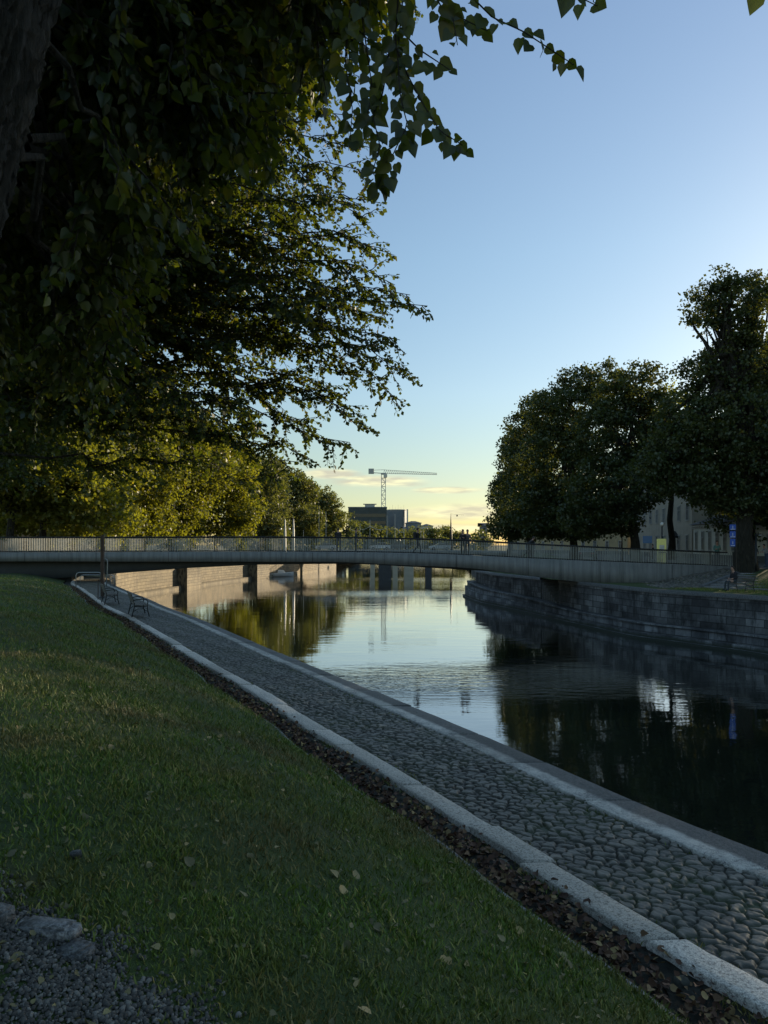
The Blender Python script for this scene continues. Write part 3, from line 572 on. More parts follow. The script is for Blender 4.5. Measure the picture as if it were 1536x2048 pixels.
ii = np.arange(NRW-1)[:, None]*NB; kk = np.arange(NB)[None]; kn = (kk+1) % NB; Fa = np.stack([ii+kk, ii+kn, ii+NB+kn, ii+NB+kk], -1).reshape(-1, 4)
np_mesh('trunk', V, Fa, M['bark'], tA, smooth=True)
lines = []; leaves = []
hub = [(-1.45, 2.7, 8.4), (-1.3, 2.9, 9.4), (-1.1, 3.1, 10.6), (-1.5, 2.6, 7.9)]
def sil_x(y):   # right limit of the near foliage mass, photo px
    return float(np.interp(y, [-300, 0, 60, 130, 200, 300, 420, 520], [900, 790, 760, 700, 640, 560, 480, 380]))
for i in range(105):
    y = rng.uniform(-260, 560); x = rng.uniform(-220, sil_x(y)-20); Yd = rng.uniform(4.3, 8.8)
    if x < 120 and y > 0 and y < 400: Yd = rng.uniform(4.2, 8.5)
    e = at(x, y, Yd); h0 = np.array(hub[i % 4])+rng.normal(0, .12, 3)
    a = h0+(np.array(e)-h0)*.15; a[2] = max(a[2], e.z+.3)
    spray(a, e, .02, .16, lines, leaves, 30, .9, .036, .070, .42, .9)
for i in range(46):
    y = rng.uniform(520, 815); x = rng.uniform(-220, 330-(y-520)*.45); Yd = rng.uniform(5.5, 9); e = at(x, y, Yd); h0 = np.array(hub[i % 4]); h0[2] -= .5
    a = h0+(np.array(e)-h0)*.2; spray(a, e, .022, .14, lines, leaves, 26, .85, .040, .070, .5, .7)
for i in range(40):
    y = rng.uniform(-200, 330); x = rng.uniform(430, sil_x(y)-10); e = at(x, y, rng.uniform(4.5, 8.5)); h0 = np.array(hub[i % 3])+rng.normal(0, .12, 3)
    spray(h0+(np.array(e)-h0)*.15, e, .02, .16, lines, leaves, 30, .85, .036, .070, .5, .9)
# the sprigs hanging free against the sky
def sprig(pix, Yd, leaf, sp, r=.0048, branch=0):
    q = np.array([at(x, y, Yd+.12*math.sin(i)) for i, (x, y) in enumerate(pix)]); 
    tt = np.linspace(0, len(q)-1, 24); q = np.stack([np.interp(tt, range(len(q)), q[:, i]) for i in range(3)], -1)
    twq = (q, np.linspace(r, .0022, 24)); L = np.linalg.norm(np.diff(q, axis=0), axis=1).sum(); n = int(L/sp)
    u = (np.arange(n)+.5)/n*23; k0 = np.minimum(u.astype(int), 22); lp = q[k0]+(q[k0+1]-q[k0])*(u-k0)[:, None]; d = norm(q[k0+1]-q[k0])
    sd_ = np.stack([np.where(np.arange(n) % 2, 1, -1)*.7, rng.normal(0, .4, n), -.7+rng.normal(0, .3, n)], -1)+d*.5
    off = norm(sd_)*rng.uniform(.015, .05, (n, 1)); sz = leaf*rng.uniform(.5, 1.2, n)
    N = np.stack([rng.normal(0, .45, n), -np.ones(n), rng.normal(0, .45, n)], -1)
    sprigs.append((lp+off, sd_, N, sz, twq))
sprigs = []
for pix, Yd, leaf, sp in (([(812, -160), (805, 0), (795, 110), (800, 190), (815, 250), (790, 300), (755, 375)], 3.6, .070, .026),
                          ([(800, -60), (790, 90), (815, 150), (850, 215), (880, 262), (925, 290)], 3.6, .070, .030),
                          ([(780, 90), (765, 190), (745, 230), (760, 290), (745, 345), (765, 372)], 3.7, .068, .030),
                          ([(880, -150), (930, -20), (985, 35), (1045, 62), (1100, 98), (1148, 130)], 3.5, .072, .042),
                          ([(840, -120), (880, 0), (930, 40), (975, 62)], 3.6, .072, .04),
                          ([(800, 60), (840, 100), (870, 120), (900, 140)], 3.7, .075, .045),
                          ([(720, 0), (735, 110), (745, 180), (735, 230)], 3.8, .07, .03),
                          ([(850, -60), (880, 10), (905, 30), (915, 90)], 3.5, .075, .035),
                          ([(1060, -150), (1110, -40), (1160, -5), (1195, 12)], 3.4, .08, .055),
                          ([(1470, -200), (1500, -70), (1522, -8)], 3.4, .08, .06),
                          ([(700, 20), (690, 120), (705, 220), (700, 280)], 4.2, .08, .035)):
    sprig(pix, Yd, leaf, sp)
tubes('branches', lines, M['bark'], tA, 5)
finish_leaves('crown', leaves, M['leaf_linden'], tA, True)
def mesh_arrays(o):
    me = o.data; v = np.zeros(len(me.vertices)*3, np.float32); me.vertices.foreach_get('co', v); f = np.zeros(len(me.loops), np.int32); me.loops.foreach_get('vertex_index', f); bpy.data.objects.remove(o); return v.reshape(-1, 3), f.reshape(-1, 4)
for s_ in sprigs:
    va, fa_ = mesh_arrays(leaf_mesh('t', *s_[:4], M['leaf_linden'], None, True)); vb, fb_ = mesh_arrays(tubes('t', [s_[4]], M['bark'], None, 5))
    np_mesh('hanging_sprig', np.concatenate([va, vb]), np.concatenate([fa_, fb_+len(va)]), [M['leaf_linden'], M['bark']], tA, rnd=np.concatenate([np.repeat(rng.random(len(fa_)//4), 4), np.zeros(len(fb_))]), mi=[0]*len(fa_)+[1]*len(fb_))
# --- tree B: second linden, its drooping boughs reach over the quay
tB = empty('linden_tree', (0, 0, 0)); tag(tB, 'linden behind the nearest one, dark boughs reaching over the quay against the sky', 'tree')
lines = []; leaves = []
tb = np.array([(-8.4, 13, 3.9), (-8.2, 13, 6.5), (-7.8, 13, 9), (-7.2, 13.1, 12), (-6.6, 13.2, 16), (-6.2, 13.3, 20)])
lines.append((tb, [.62, .45, .40, .33, .22, .08]))
ends = [(700, 150, 12), (690, 230, 12), (722, 300, 12.4), (650, 120, 12), (742, 345, 12), (770, 60, 13), (835, 15, 13), (700, 60, 13), (640, 200, 13), (600, 260, 12), (690, 370, 12), (735, 400, 11.6), (735, 440, 11), (750, 500, 11.5), (752, 520, 12), (720, 560, 12), (855, 612, 11.5), (820, 590, 12), (790, 570, 12.5), (800, 680, 12), (770, 700, 11.5), (810, 755, 12), (790, 800, 12), (750, 770, 12.5), (725, 862, 12), (700, 885, 12), (615, 915, 12), (585, 940, 12), (560, 945, 12.5), (640, 860, 12.3), (690, 820, 12), (560, 880, 12), (730, 640, 12.5), (700, 740, 12.5), (500, 850, 11), (450, 840, 10), (480, 820, 11), (690, 600, 12), (640, 700, 12.4), (760, 640, 12.8), (740, 720, 11.6), (660, 780, 12.2), (620, 820, 12.6), (780, 630, 12.2)]
for x, y, Yd in ends:
    e = at(x, y, Yd); zz = min(18, e.z+rng.uniform(.5, 2.5)); a = (np.interp(zz, tb[:, 2], tb[:, 0]), 13, zz)
    a = np.array(a)+(np.array(e)-np.array(a))*.12
    spray(a, e, .028, .10, lines, leaves, 46, 1.05, .028, .084, .30, .55)
for i in range(150):
    y = rng.uniform(60, 860); lim = float(np.interp(y, [0, 200, 300, 450, 560, 620, 800, 860], [720, 690, 700, 700, 680, 700, 640, 460])); x = rng.uniform(-150, lim-25)
    if y > 700 and x > 380: y = rng.uniform(300, 700)
    Yd = rng.uniform(9.5, 16.5); e = at(x, y, Yd); zz = np.clip(e.z+rng.uniform(.2, 2.5), 7, 19); a = np.array((np.interp(zz, tb[:, 2], tb[:, 0]), 13, zz)); a = a+(np.array(e)-a)*.12
    spray(a, e, .035, .10, lines, leaves, 36, 1.3, .030, .10, .32, .65)
tubes('trunk', lines, M['bark'], tB, 5)
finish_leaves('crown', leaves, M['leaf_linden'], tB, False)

# --- tree C: third linden farther down the lawn, dark, cut by the left edge
tC = empty('linden_tree', (0, 0, 0)); tag(tC, 'third dark linden down the lawn at the left edge, boughs hanging almost to the railing', 'tree')
lines = []; leaves = []
tb = np.array([(-18.4, 28, 3.9), (-18.2, 28, 6.2), (-18, 28, 8.5), (-17.5, 28, 11), (-17.0, 28.2, 14), (-16.8, 28.3, 17)])
lines.append((tb, [.50, .36, .30, .26, .18, .08]))
for i in range(125):
    x = rng.uniform(-160, 270); lo = float(np.interp(x, [-160, 60, 140, 250, 350], [1000, 985, 990, 900, 860])); y = rng.uniform(640, lo-8)
    Yd = rng.uniform(21, 32); e = at(x, y, Yd); zz = np.clip(e.z+rng.uniform(.5, 3), 8, 16); a = np.array((np.interp(zz, tb[:, 2], tb[:, 0]), 28, zz)); a = a+(np.array(e)-a)*.12
    spray(a, e, .05, .10, lines, leaves, 34, 1.6, .050, .15, .35, .45)
tubes('trunk', lines, M['bark'], tC, 5)
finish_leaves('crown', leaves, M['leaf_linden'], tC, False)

def crown_tree(base, blobs, mat, leaf, dens, label, trunk_r=.35, lean=(0, 0), group=None, name='tree', inner=.5, clump=.9, nl_k=1.35):
    """blobs: (cx,cy,cz, rx,ry,rz) of foliage masses (world); leaves gathered in clumps on the outer part of each mass"""
    t = empty(name, (0, 0, 0)); tag(t, label, 'tree', group); base = np.array(base, float)
    P = []; lines = []
    zt = max(b[2] for b in blobs); cx = np.mean([b[0] for b in blobs]); cy = np.mean([b[1] for b in blobs]); top = np.array([cx, cy, zt])
    tq = bez(base, top, .02, 9, .012); tq[:, 2] = np.linspace(base[2], zt, 9); lines.append((tq, np.linspace(trunk_r, trunk_r*.2, 9)*np.array([1.35]+[1]*8)))
    for b in blobs:
        c = np.array(b[:3]); r = np.array(b[3:6]); vol = r[0]*r[1]*r[2]; area = (r[0]*r[1]+r[1]*r[2]+r[0]*r[2])/3*12.6
        nc = int(area*dens/(clump**2)); u = rand_unit(nc); rad_ = (inner+(1-inner)*rng.random(nc)**.45)*(1+.10*np.sin(u[:, 0]*7+c[0])*np.cos(u[:, 2]*9+c[1])+rng.normal(0, .045, nc))
        cc = c+u*r*rad_[:, None]; nl = max(14, int(5.2*nl_k*clump**2/leaf**2*.55))
        for q, uu in zip(cc, u):
            k = nl; off = rng.normal(0, clump*.42, (k, 3))*np.array([1, 1, .62]); P.append(np.concatenate([q+off, np.full((k, 1), rng.random())], 1))
        for j in range(3):
            a = tq[rng.integers(3, 7)]; e = c+rand_unit(1)[0]*r*.8; lines.append((bez(a, e, .08, 6, .03), np.linspace(trunk_r*.4, .03, 6)))
    P = np.concatenate(P); n = len(P); cr_ = np.clip(P[:, 3]*.55+rng.random(n)*.45, 0, 1); P = P[:, :3]; P[:, 2] = np.maximum(P[:, 2], base[2]+1.2)
    N = rand_unit(n); N[:, 2] = np.abs(N[:, 2])+.25; D = rand_unit(n); D[:, 2] -= .35
    leaf_mesh('crown', P, D, norm(N), leaf*rng.uniform(.6, 1.35, n), mat, t, rnd=cr_, wide=.40)
    tubes('trunk', lines, M['bark'], t, 8); return t
def auto_blobs(x, y, z0, r, h, k=9, low=1.5):
    b = [(x, y, z0+low+(h-low)*.5, r*.78, r*.78, (h-low)*.46)]
    for i in range(k):
        a = i*2.4+rng.random(); tz = rng.uniform(.12, .88); rr = r*(.62*math.sin(math.pi*min(1, tz*.8+.18))+.05)
        b.append((x+math.cos(a)*rr, y+math.sin(a)*rr, z0+low+(h-low)*tz, r*rng.uniform(.32, .46), r*rng.uniform(.32, .46), r*rng.uniform(.28, .40)))
    return b
row = [(-30.0, 58.5, 7, 14, 4.5, 'dark tree with its trunk standing just beyond the bridge railing at far left'),
       (-30.0, 63.5, 7.5, 15, 3.6, 'dark shaded tree just right of the leftmost trunk beyond the bridge railing'),
       (-34, 78, 8.5, 21, 1.2, 'yellowing tree with low lit boughs touching the left part of the bridge railing'),
       (-34, 94, 9, 26, 1.0, 'tall olive tree with half its crown in sun, behind the yellowing one'),
       (-31.5, 108, 9, 26, .8, 'tallest sunlit round tree of the left bank row'),
       (-28.5, 124, 9, 23, .6, 'sunlit tree whose crown leans over the left bank wall'),
       (-26.0, 150, 8.5, 21, .8, 'green shaded tree standing in front of the last row trees'),
       (-22.5, 176, 8.5, 21, .8, 'second to last tree of the left row, dark olive crown'),
       (-18.5, 202, 8, 20, .8, 'last tree of the left row next to the dark office block')]
for i, (x, y, r, h, low, lab) in enumerate(row):
    lf = .24+.0014*y
    crown_tree((x, y, 3.3), auto_blobs(x, y, 3.3, r, h, 13, low), M['leaf_row'] if y < 140 else M['leaf_far'], lf, .85 if y < 140 else .8, lab, .38, group='trees lining the left bank', name='bank_tree', clump=1.0)
# extra trees further left that fill behind
crown_tree((-47, 84, 3.4), auto_blobs(-47, 84, 3.4, 9, 17, 8, 1.5), M['leaf_row'], .38, .3, 'tree behind the dark shaded ones at far left', .4, group='trees lining the left bank', name='bank_tree', clump=1.3)
crown_tree((-46, 116, 3.4), auto_blobs(-46, 116, 3.4, 10, 20, 8, 1.5), M['leaf_row'], .42, .3, 'tree in the second line behind the tall olive one', .4, group='trees lining the left bank', name='bank_tree', clump=1.4)
# right bank
dk = M['leaf_dark']
def pb(x, y, Yd, rx, ry, dd=None):
    p = at(x, y, Yd); a, b = rx/F*Yd, ry/F*Yd; return (p.x, Yd+(rng.random()-.5)*2, p.z, a, dd or max(a, b)*.95, b)
def pblobs(Yd, L): return [pb(q[0], q[1], Yd, q[2], q[3]) for q in L]
crown_tree((25.0, 50, 3.8), pblobs(50, [(1478, 605, 62, 45), (1440, 620, 32, 38), (1525, 570, 45, 32), (1412, 600, 34, 42), (1402, 650, 22, 20), (1500, 665, 35, 35), (1395, 745, 38, 34), (1470, 655, 42, 40), (1480, 700, 60, 36), (1378, 805, 48, 44), (1400, 885, 62, 55), (1352, 880, 46, 48), (1440, 565, 26, 22), (1350, 925, 60, 40), (1500, 740, 78, 62), (1425, 765, 42, 50), (1470, 850, 90, 75), (1405, 850, 50, 50), (1420, 940, 95, 68), (1500, 955, 90, 85), (1370, 955, 75, 40), (1475, 1003, 70, 24), (1310, 935, 42, 48), (1615, 830, 110, 110), (1580, 970, 90, 60), (1530, 990, 60, 45)]), dk, .22, .60, 'big dark tree with thick trunk at the right end of the footbridge, open crown', .62, name='bank_tree', clump=.7, nl_k=1.5)
crown_tree((23.6, 68, 3.8), pblobs(68, [(1275, 775, 52, 45), (1240, 800, 50, 50), (1235, 870, 85, 80), (1285, 950, 70, 75), (1200, 985, 85, 72), (1245, 1035, 45, 36), (1340, 930, 50, 60), (1310, 830, 40, 45), (1180, 1040, 60, 32)]), dk, .27, .85, 'dark tree left of the big one, crown top catching a little light', .45, name='bank_tree', clump=.8, nl_k=1.4)
crown_tree((20.5, 78, 3.8), pblobs(78, [(1160, 768, 42, 36), (1205, 765, 40, 36), (1105, 830, 50, 55), (1170, 850, 80, 80), (1110, 935, 78, 85), (1075, 1020, 70, 55), (1170, 1000, 80, 70), (1140, 1050, 90, 30)]), dk, .29, .85, 'tall dark round tree in the middle of the right bank clump', .42, name='bank_tree', clump=.9)
crown_tree((17.8, 88, 3.8), pblobs(88, [(1070, 815, 34, 34), (1055, 860, 42, 45), (1048, 930, 45, 65), (1040, 1005, 46, 60), (1075, 1045, 60, 35), (1020, 1055, 32, 24)]), dk, .31, .85, 'narrow dark tree near the left side of the right bank clump', .38, name='bank_tree', clump=.95)
crown_tree((17.4, 101, 3.8), pblobs(101, [(1025, 880, 20, 28), (1020, 925, 24, 38), (1010, 990, 28, 45), (1002, 1045, 27, 28), (1030, 1020, 30, 50)]), dk, .33, .85, 'leftmost dark tree of the right bank clump, next to the open sky', .35, name='bank_tree', clump=.95)
r6 = [(37, 62, 14, 7, 7, 7.5), (38, 62, 17, 5, 5, 4), (43, 58, 12, 6, 6, 5), (46, 62, 12, 8, 8, 8)]  # added crown, mostly out of frame, keeps the sun off the near foliage
crown_tree((37, 62, 3.9), r6, dk, .34, .42, 'sun-blocking dark tree added behind the big one, partly cut by the right edge', .45, name='bank_tree', clump=1.1)
crown_tree((32.5, 82, 3.9), pblobs(82, [(1325, 800, 42, 36), (1360, 830, 55, 45), (1330, 860, 60, 45), (1380, 880, 50, 50), (1300, 900, 60, 50)]), M['leaf_row'], .34, .34, 'yellow-lit tree between the dark tree tops on the right', .4, name='bank_tree', clump=1.0)
for x, y, rr_, h, lab in ((22.8, 113, 5.6, 22, 'sun-blocking tree added out of sight behind the leftmost dark tree of the right bank'), (37, 73, 6.5, 22, 'sun-blocking tree added behind the thick-trunked one, before the cream house'), (42, 77, 7, 22, 'sun-blocking tree added at the street corner behind the thick-trunked one'), (49, 52, 8.5, 19.5, 'sun-blocking tree added just outside the right edge beyond the thick-trunked one'), (62, 64, 10, 21, 'sun-blocking tree added farther outside the right edge'), (52, 38, 8, 17, 'sun-blocking tree added outside the right edge, on the street side')):
    crown_tree((x, y, 3.9), auto_blobs(x, y, 3.9, rr_, h, 10, 1.5), dk, .34, .5, lab, .4, name='bank_tree', clump=1.1)  # added trees that block the low sun
# far trees along the horizon
for i, (x, Yd, top, r) in enumerate(((828, 290, 1052, 6), (848, 300, 1050, 6), (868, 300, 1058, 6), (888, 310, 1055, 7), (905, 310, 1058, 6), (955, 230, 1066, 3), (815, 280, 1062, 5), (712, 260, 1040, 5), (735, 260, 1046, 5), (752, 265, 1050, 5), (775, 270, 1050, 5), (795, 275, 1056, 5), (690, 235, 1010, 6), (967, 200, 1058, 3.2))):
    p = at(x, top, Yd); h = p.z-3.4; crown_tree((p.x, Yd, 3.4), auto_blobs(p.x, Yd, 3.4, r, h, 6, .5), M['leaf_far'], .75, .42, ['round tree', 'low tree', 'small tree'][i % 3]+[' right of the grey drum building, first from it', ' right of the drum building with a notched top', ' in the middle of the far tree line', ' tallest of the far trees right of the crane', ' beside the tall lamp mast, end of the far tree line', ' between lamp mast and right bank clump', ' at the foot of the grey drum building', ' at the foot of the dark office block, left end', ' below the middle of the dark office block', ' just left of the crane foot', ' just right of the crane foot', ' under the drum building', ' merging with the last row tree', ' right beside the leftmost dark tree on the right bank'][i], .3, group='far trees along the horizon', name='far_tree', clump=1.7)

# ---------------------------------------------------------------- the footbridge
YB, YBW = 53.0, 57.0
def bx(x): return (x-768)/F*YB
def bz(y): return ZC-(y-HZ)/F*YB
topx = [bx(v) for v in (-500, 0, 500, 700, 830, 940, 1066, 1231, 1471, 1500)]; topz = [bz(v) for v in (1106, 1105, 1104, 1105, 1107.5, 1111, 1118, 1125, 1134, 1135)]
botx = [bx(v) for v in (-500, 700, 768, 950, 1107, 1190, 1314, 1360, 1471, 1500)]; botz = [bz(v) for v in (1122, 1124, 1129, 1136, 1158, 1168, 1180, 1182, 1160, 1150)]
deck_z = lambda x: float(np.interp(x, topx, topz))
br = empty('footbridge', (0, YB, 0)); tag(br, 'long low concrete footbridge with slatted railing crossing the river', 'footbridge')
def loft(name, xs, zt, zb, y0, y1, mat, parent, oy=YB):
    n = len(xs); y0 = np.broadcast_to(y0, n); y1 = np.broadcast_to(y1, n)
    V = np.concatenate([np.stack([xs, y-oy, z], -1) for y, z in ((y0, zt), (y0, zb), (y1, zb), (y1, zt))]); i = np.arange(n-1)
    Fa = np.concatenate([np.stack([j*n+i, j*n+i+1, ((j+1) % 4)*n+i+1, ((j+1) % 4)*n+i], -1) for j in range(4)])
    V = np.concatenate([V]); Fa = np.concatenate([Fa, [[0, n, 2*n, 3*n], [n-1, 4*n-1, 3*n-1, 2*n-1]]]); return np_mesh(name, V, Fa, mat, parent)
xs = np.linspace(bx(-450), bx(1472), 120); zt = np.interp(xs, topx, topz); zb = np.interp(xs, botx, botz)
for it in range(4): zt[1:-1] = (zt[:-2]+zt[2:])/2; zb[1:-1] = (zb[:-2]+zb[2:])/2
loft('deck', xs, zt, zb, YB, YBW, M['concrete'], br)
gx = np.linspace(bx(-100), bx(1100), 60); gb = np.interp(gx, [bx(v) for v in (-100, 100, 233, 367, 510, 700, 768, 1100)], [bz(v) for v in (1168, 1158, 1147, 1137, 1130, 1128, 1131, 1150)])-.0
gt = np.interp(gx, botx, botz)+.05; gy = np.interp(gx, [bx(650), bx(900)], [YB+.9, YB+.9])
loft('girder', gx, gt, np.minimum(gb, gt-.08), gy, gy*0+YBW-.9, M['soffit'], br)
for side, yy in ((0, YB+.10), (1, YBW-.10)):
    rail_x = xs[(xs > -29) & (xs < bx(1468))]; rz_ = np.interp(rail_x, xs, zt)
    v = MB(); step = .125; x = -29.5
    while x < bx(1466):
        z = float(np.interp(x, xs, zt)); v.box((x, yy-YB, z+.53), (.034, .04, 1.02)); x += step
    v.build('slat_railing', M['rail_slat'], br)
    hh = np.interp(rail_x, [bx(1000), bx(1466)], [1.12, 1.04])
    loft('handrail', rail_x, rz_+hh+.035, rz_+hh-.055, yy-.06, yy+.06, M['rail_dark'], br)
    loft('bottom_rail', rail_x, rz_+.10, rz_+.05, yy-.02, yy+.02, M['rail_dark'], br)
    MB().box((bx(1468), yy-YB, deck_z(bx(1468))+.52), (.12, .12, 1.14)).build('end_post', M['rail_dark'], br)
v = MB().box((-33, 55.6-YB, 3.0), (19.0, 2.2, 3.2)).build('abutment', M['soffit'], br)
MB().box((17.6, 55-YB, 2.6), (5.6, 3.7, 1.6)).build('abutment', M['concrete'], br)

M['pale'] = plain('painted pier sunlight', (.62, .56, .42), .8, 0, .1, 1)  # pale colour stands in for sunlight on these piers
# ---------------------------------------------------------------- far road bridge
YF = 142.0
fb = empty('road_bridge', (0, YF, 0)); tag(fb, 'far low road bridge on piers seen through and under the footbridge', 'road bridge')
xs2 = np.linspace(-22, 27, 40); z2 = 3.95+.35*np.cos((xs2-2)/25*1.3); loft('deck', xs2, z2+.3, z2-.45, YF, YF+10, M['concrete'], fb, YF)
for x, w_, mt in ((-2.25, .9, 'wall_l'), (.2, 2.5, 'ledge'), (2.2, 1.0, 'wall_l'), (4.9, 1.9, 'wall_l'), (8.8, 1.2, 'ledge')):
    MB().box((x, 2.0, 1.6), (w_, 2.2, 4.6)).build('pier', M['pale'] if mt == 'wall_l' else M[mt], fb)
v = MB()
for k in range(60): v.box((-21+k*.8, .15, float(np.interp(-21+k*.8, xs2, z2))+.8), (.05, .05, 1.0))
for k in range(59): v.bar((-21+k*.8, .15, float(np.interp(-21+k*.8, xs2, z2))+1.3), (-20.2+k*.8, .15, float(np.interp(-20.2+k*.8, xs2, z2))+1.3), .08)
v.build('slat_railing', M['rail_slat'], fb)
MB().box((-19, 5, 1.6), (6, 9, 4.4)).build('abutment', M['wall_l'], fb)
MB().box((24, 5, 1.6), (7, 9, 4.4)).build('abutment', M['wall_l'], fb)

# ---------------------------------------------------------------- benches, post, rails at left
def make_bench():
    root = empty('park_bench', (0, 0, 0))
    for s_, nm in ((-.75, 'a'), (.75, 'b')):
        m_ = MB()
        m_.tube([(-.30, s_, 0), (-.25, s_, .22), (-.20, s_, .42), (-.24, s_, .60), (-.34, s_, .90)], .02, 6)
        m_.tube([(.32, s_, 0), (.27, s_, .2), (.25, s_, .40), (.27, s_, .55), (.22, s_, .64), (.05, s_, .66), (-.12, s_, .64), (-.25, s_, .62)], .018, 6)
        m_.tube([(-.22, s_, .40), (0, s_, .37), (.26, s_, .40)], .018, 6)
        m_.tube([(-.27, s_, .18), (-.1, s_, .30), (.1, s_, .30), (.28, s_, .18)], .012, 6)
        m_.build('side_frame', M['iron'], root, True)
    v = MB()
    for k in range(6): v.box((-.17+k*.082, 0, .43+.006*abs(k-2.5)), (.062, 1.62, .028))
    v.build('seat', M['wood'], root)
    v = MB()
    for k in range(4): v.box((-.235-k*.033, 0, .56+k*.095), (.028, 1.62, .07))
    v.build('backrest', M['wood'], root)
    MB().tube([(-.1, -.75, .2), (-.1, .75, .2)], .012, 6).build('stretcher', M['iron'], root)
    return root
b1 = make_bench(); b1.location = (-9.35, 27.6, ZP+.03); b1.rotation_euler.z = R(24); tag(b1, 'nearer iron and wood bench on the cobbled path, clear of the brown post', 'bench', 'benches on the left quay')
b2 = copy_tree(b1); b2.location = (-12.55, 33.2, ZP+.03); b2.rotation_euler.z = R(26); tag(b2, 'farther iron and wood bench standing beside the brown post', 'bench', 'benches on the left quay')
b3 = copy_tree(b1); b3.location = (20.9, 42.4, 2.88); b3.rotation_euler.z = R(190); tag(b3, 'dark bench on the right quay where a person sits', 'bench'); 
if 'group' in b3: del b3['group']
p = atz(205, 1197, ZP)
po = empty('post', (p.x, p.y, ZP)); tag(po, 'tall brown square post standing beside the farther bench', 'post')
MB().box((0, 0, 1.6), (.15, .15, 3.2)).build('shaft', M['rust'], po, bevel=.01); MB().box((0, 0, .05), (.26, .26, .1)).build('foot', M['ledge'], po, bevel=.01)
MB().tube([(.10, -.03, 2.0), (.22, -.03, 1.98), (.26, -.03, 1.85), (.25, -.03, 1.2), (.22, -.03, .9)], .025, 8).build('curved_pipe', M['steel'], po, True)
p = atz(196, 1200, ZP); o = MB().tube([(0, 0, 0), (.01, 0, 1.0)], .02, 6).build('stake', M['rust']); o.location = (p.x, p.y, ZP); tag(o, 'short thin stake just left of the tall brown post', 'stake')
def rail_u(name, x0, x1, Yd, h, label, n_low=1):
    r_ = empty(name, (0, 0, 0)); tag(r_, label, 'handrail'); a = (x0-768)/F*Yd; b = (x1-768)/F*Yd; z = ZP-.02
    MB().tube([(a, Yd, z), (a, Yd, z+h-.2), (a+.06, Yd, z+h-.06), (a+.2, Yd, z+h), (b-.2, Yd, z+h), (b-.06, Yd, z+h-.06), (b, Yd, z+h-.2), (b, Yd, z)], .03, 8).build('top_rail', M['steel'], r_, True)
    MB().tube([(a+.25, Yd+.02, z), (a+.25, Yd+.02, z+h-.35), (a+.32, Yd+.02, z+h-.2), (a+.45, Yd+.02, z+h-.16), (b-.1, Yd+.02, z+h-.16)], .025, 8).build('inner_rail', M['steel'], r_, True)
rail_u('handrail', 152, 204, 46, .98, 'grey tubular handrail in front of the dark bridge underside, left of the post')
rail_u('handrail', 213, 229, 47, .78, 'short tubular handrail between the post and the water edge')

# ---------------------------------------------------------------- right bank: stairs, slope paving, lamp, signs
sr = empty('outdoor_stairs', (22.6, 44.0, 2.86), R(-48)); tag(sr, 'wide stone stairs climbing from the right quay to the street beside the thick tree', 'stairs')
for i in range(8):
    MB().box((0, i*.9, .05+i*.12), (6.0, .93, .14)).build('step', M['step'], sr, bevel=.012)
MB().bar((-3.15, -.4, .06), (-3.15, 7.4, 1.1), .28, .22).build('side_kerb', M['ledge'], sr)
# field-stone slope under the bridge end
pc = []
for i in range(1500):
    Y_ = rng.uniform(49.5, 54.5); X_ = rng.uniform(float(bankR(Y_))+4.4, 25.2); pc.append((X_, Y_))
for i in range(900):
    Y_ = rng.uniform(46.5, 50); X_ = rng.uniform(17.9, 20.6+(Y_-46)*.5); pc.append((X_, Y_))
pc = np.array(pc); n = len(pc); zz = zr(pc[:, 0]-bankR(pc[:, 1]), 0)-.02
a = rng.uniform(.08, .16, n)
tag(domes(np.stack([pc[:, 0], pc[:, 1], zz], -1), a, a*.8, a*.6, rng.uniform(0, 3, n), 'slope_stones', M['cobble'], seg=7), kind='stuff', label='rough field stones paving the slope under the right end of the footbridge', cat='stones')
# grass of the right bank
n = 26000; Y_ = rng.uniform(30, 46, n); X_ = bankR(Y_)+rng.uniform(2.2, 12, n); hgt = rng.uniform(.05, .13, n); P = np.stack([X_, Y_, zr(X_-bankR(Y_), Y_)], -1)
D = rng.normal(0, .4, (n, 3)); D[:, 2] = 1; leaf_o = leaf_mesh('bank_grass', P, D, rand_unit(n), hgt, M['grass'], wide=.12); tag(leaf_o, kind='stuff', label='short grass on the right bank below the street', cat='grass')
def lamp_post(x, ybase, Yd, ztop, arm, label, z0=None, globes=0, name='street_lamp'):
    X = (x-768)/F*Yd; z0 = 3.9 if z0 is None else z0; l = empty(name, (X, Yd, z0)); tag(l, label, 'street lamp'); h = ztop-z0
    MB().tube([(0, 0, 0), (0, 0, .5), (0, 0, h)], [.10, .07, .05], 8).build('pole', M['iron'], l, True)
    if arm: MB().bar((0, 0, h-.03), (arm, 0, h-.03), .09, .09).build('arm', M['iron'], l); MB().box((arm*.8, 0, h-.10), (abs(arm)*.5, .22, .07)).build('lamp_head', M['steel'], l, bevel=.01)
    for g in range(globes):
        MB().lathe(((g-.5)*.5 if globes > 1 else 0, 0, h), [(.02, 0), (.13, .05), (.17, .17), (.13, .29), (.02, .34)], 10).build('lamp_globe', M['globe'], l, True)
    return l
M['globe'] = plain('milk glass globe', (.8, .8, .75), .3, 0, .02, 1, 0)
lamp_post(1512, 1145, 48, 6.35, .32, 'black square-armed lamp post right of the thick tree trunk')
lamp_post(1244, 1090, 75, 6.75, 0, 'pale lamp with two small globes between the dark trunks', globes=2)
l = lamp_post(1324, 1100, 62, 7.2, 0, 'lamp with a single pale lantern above the yellow notice board', globes=1)
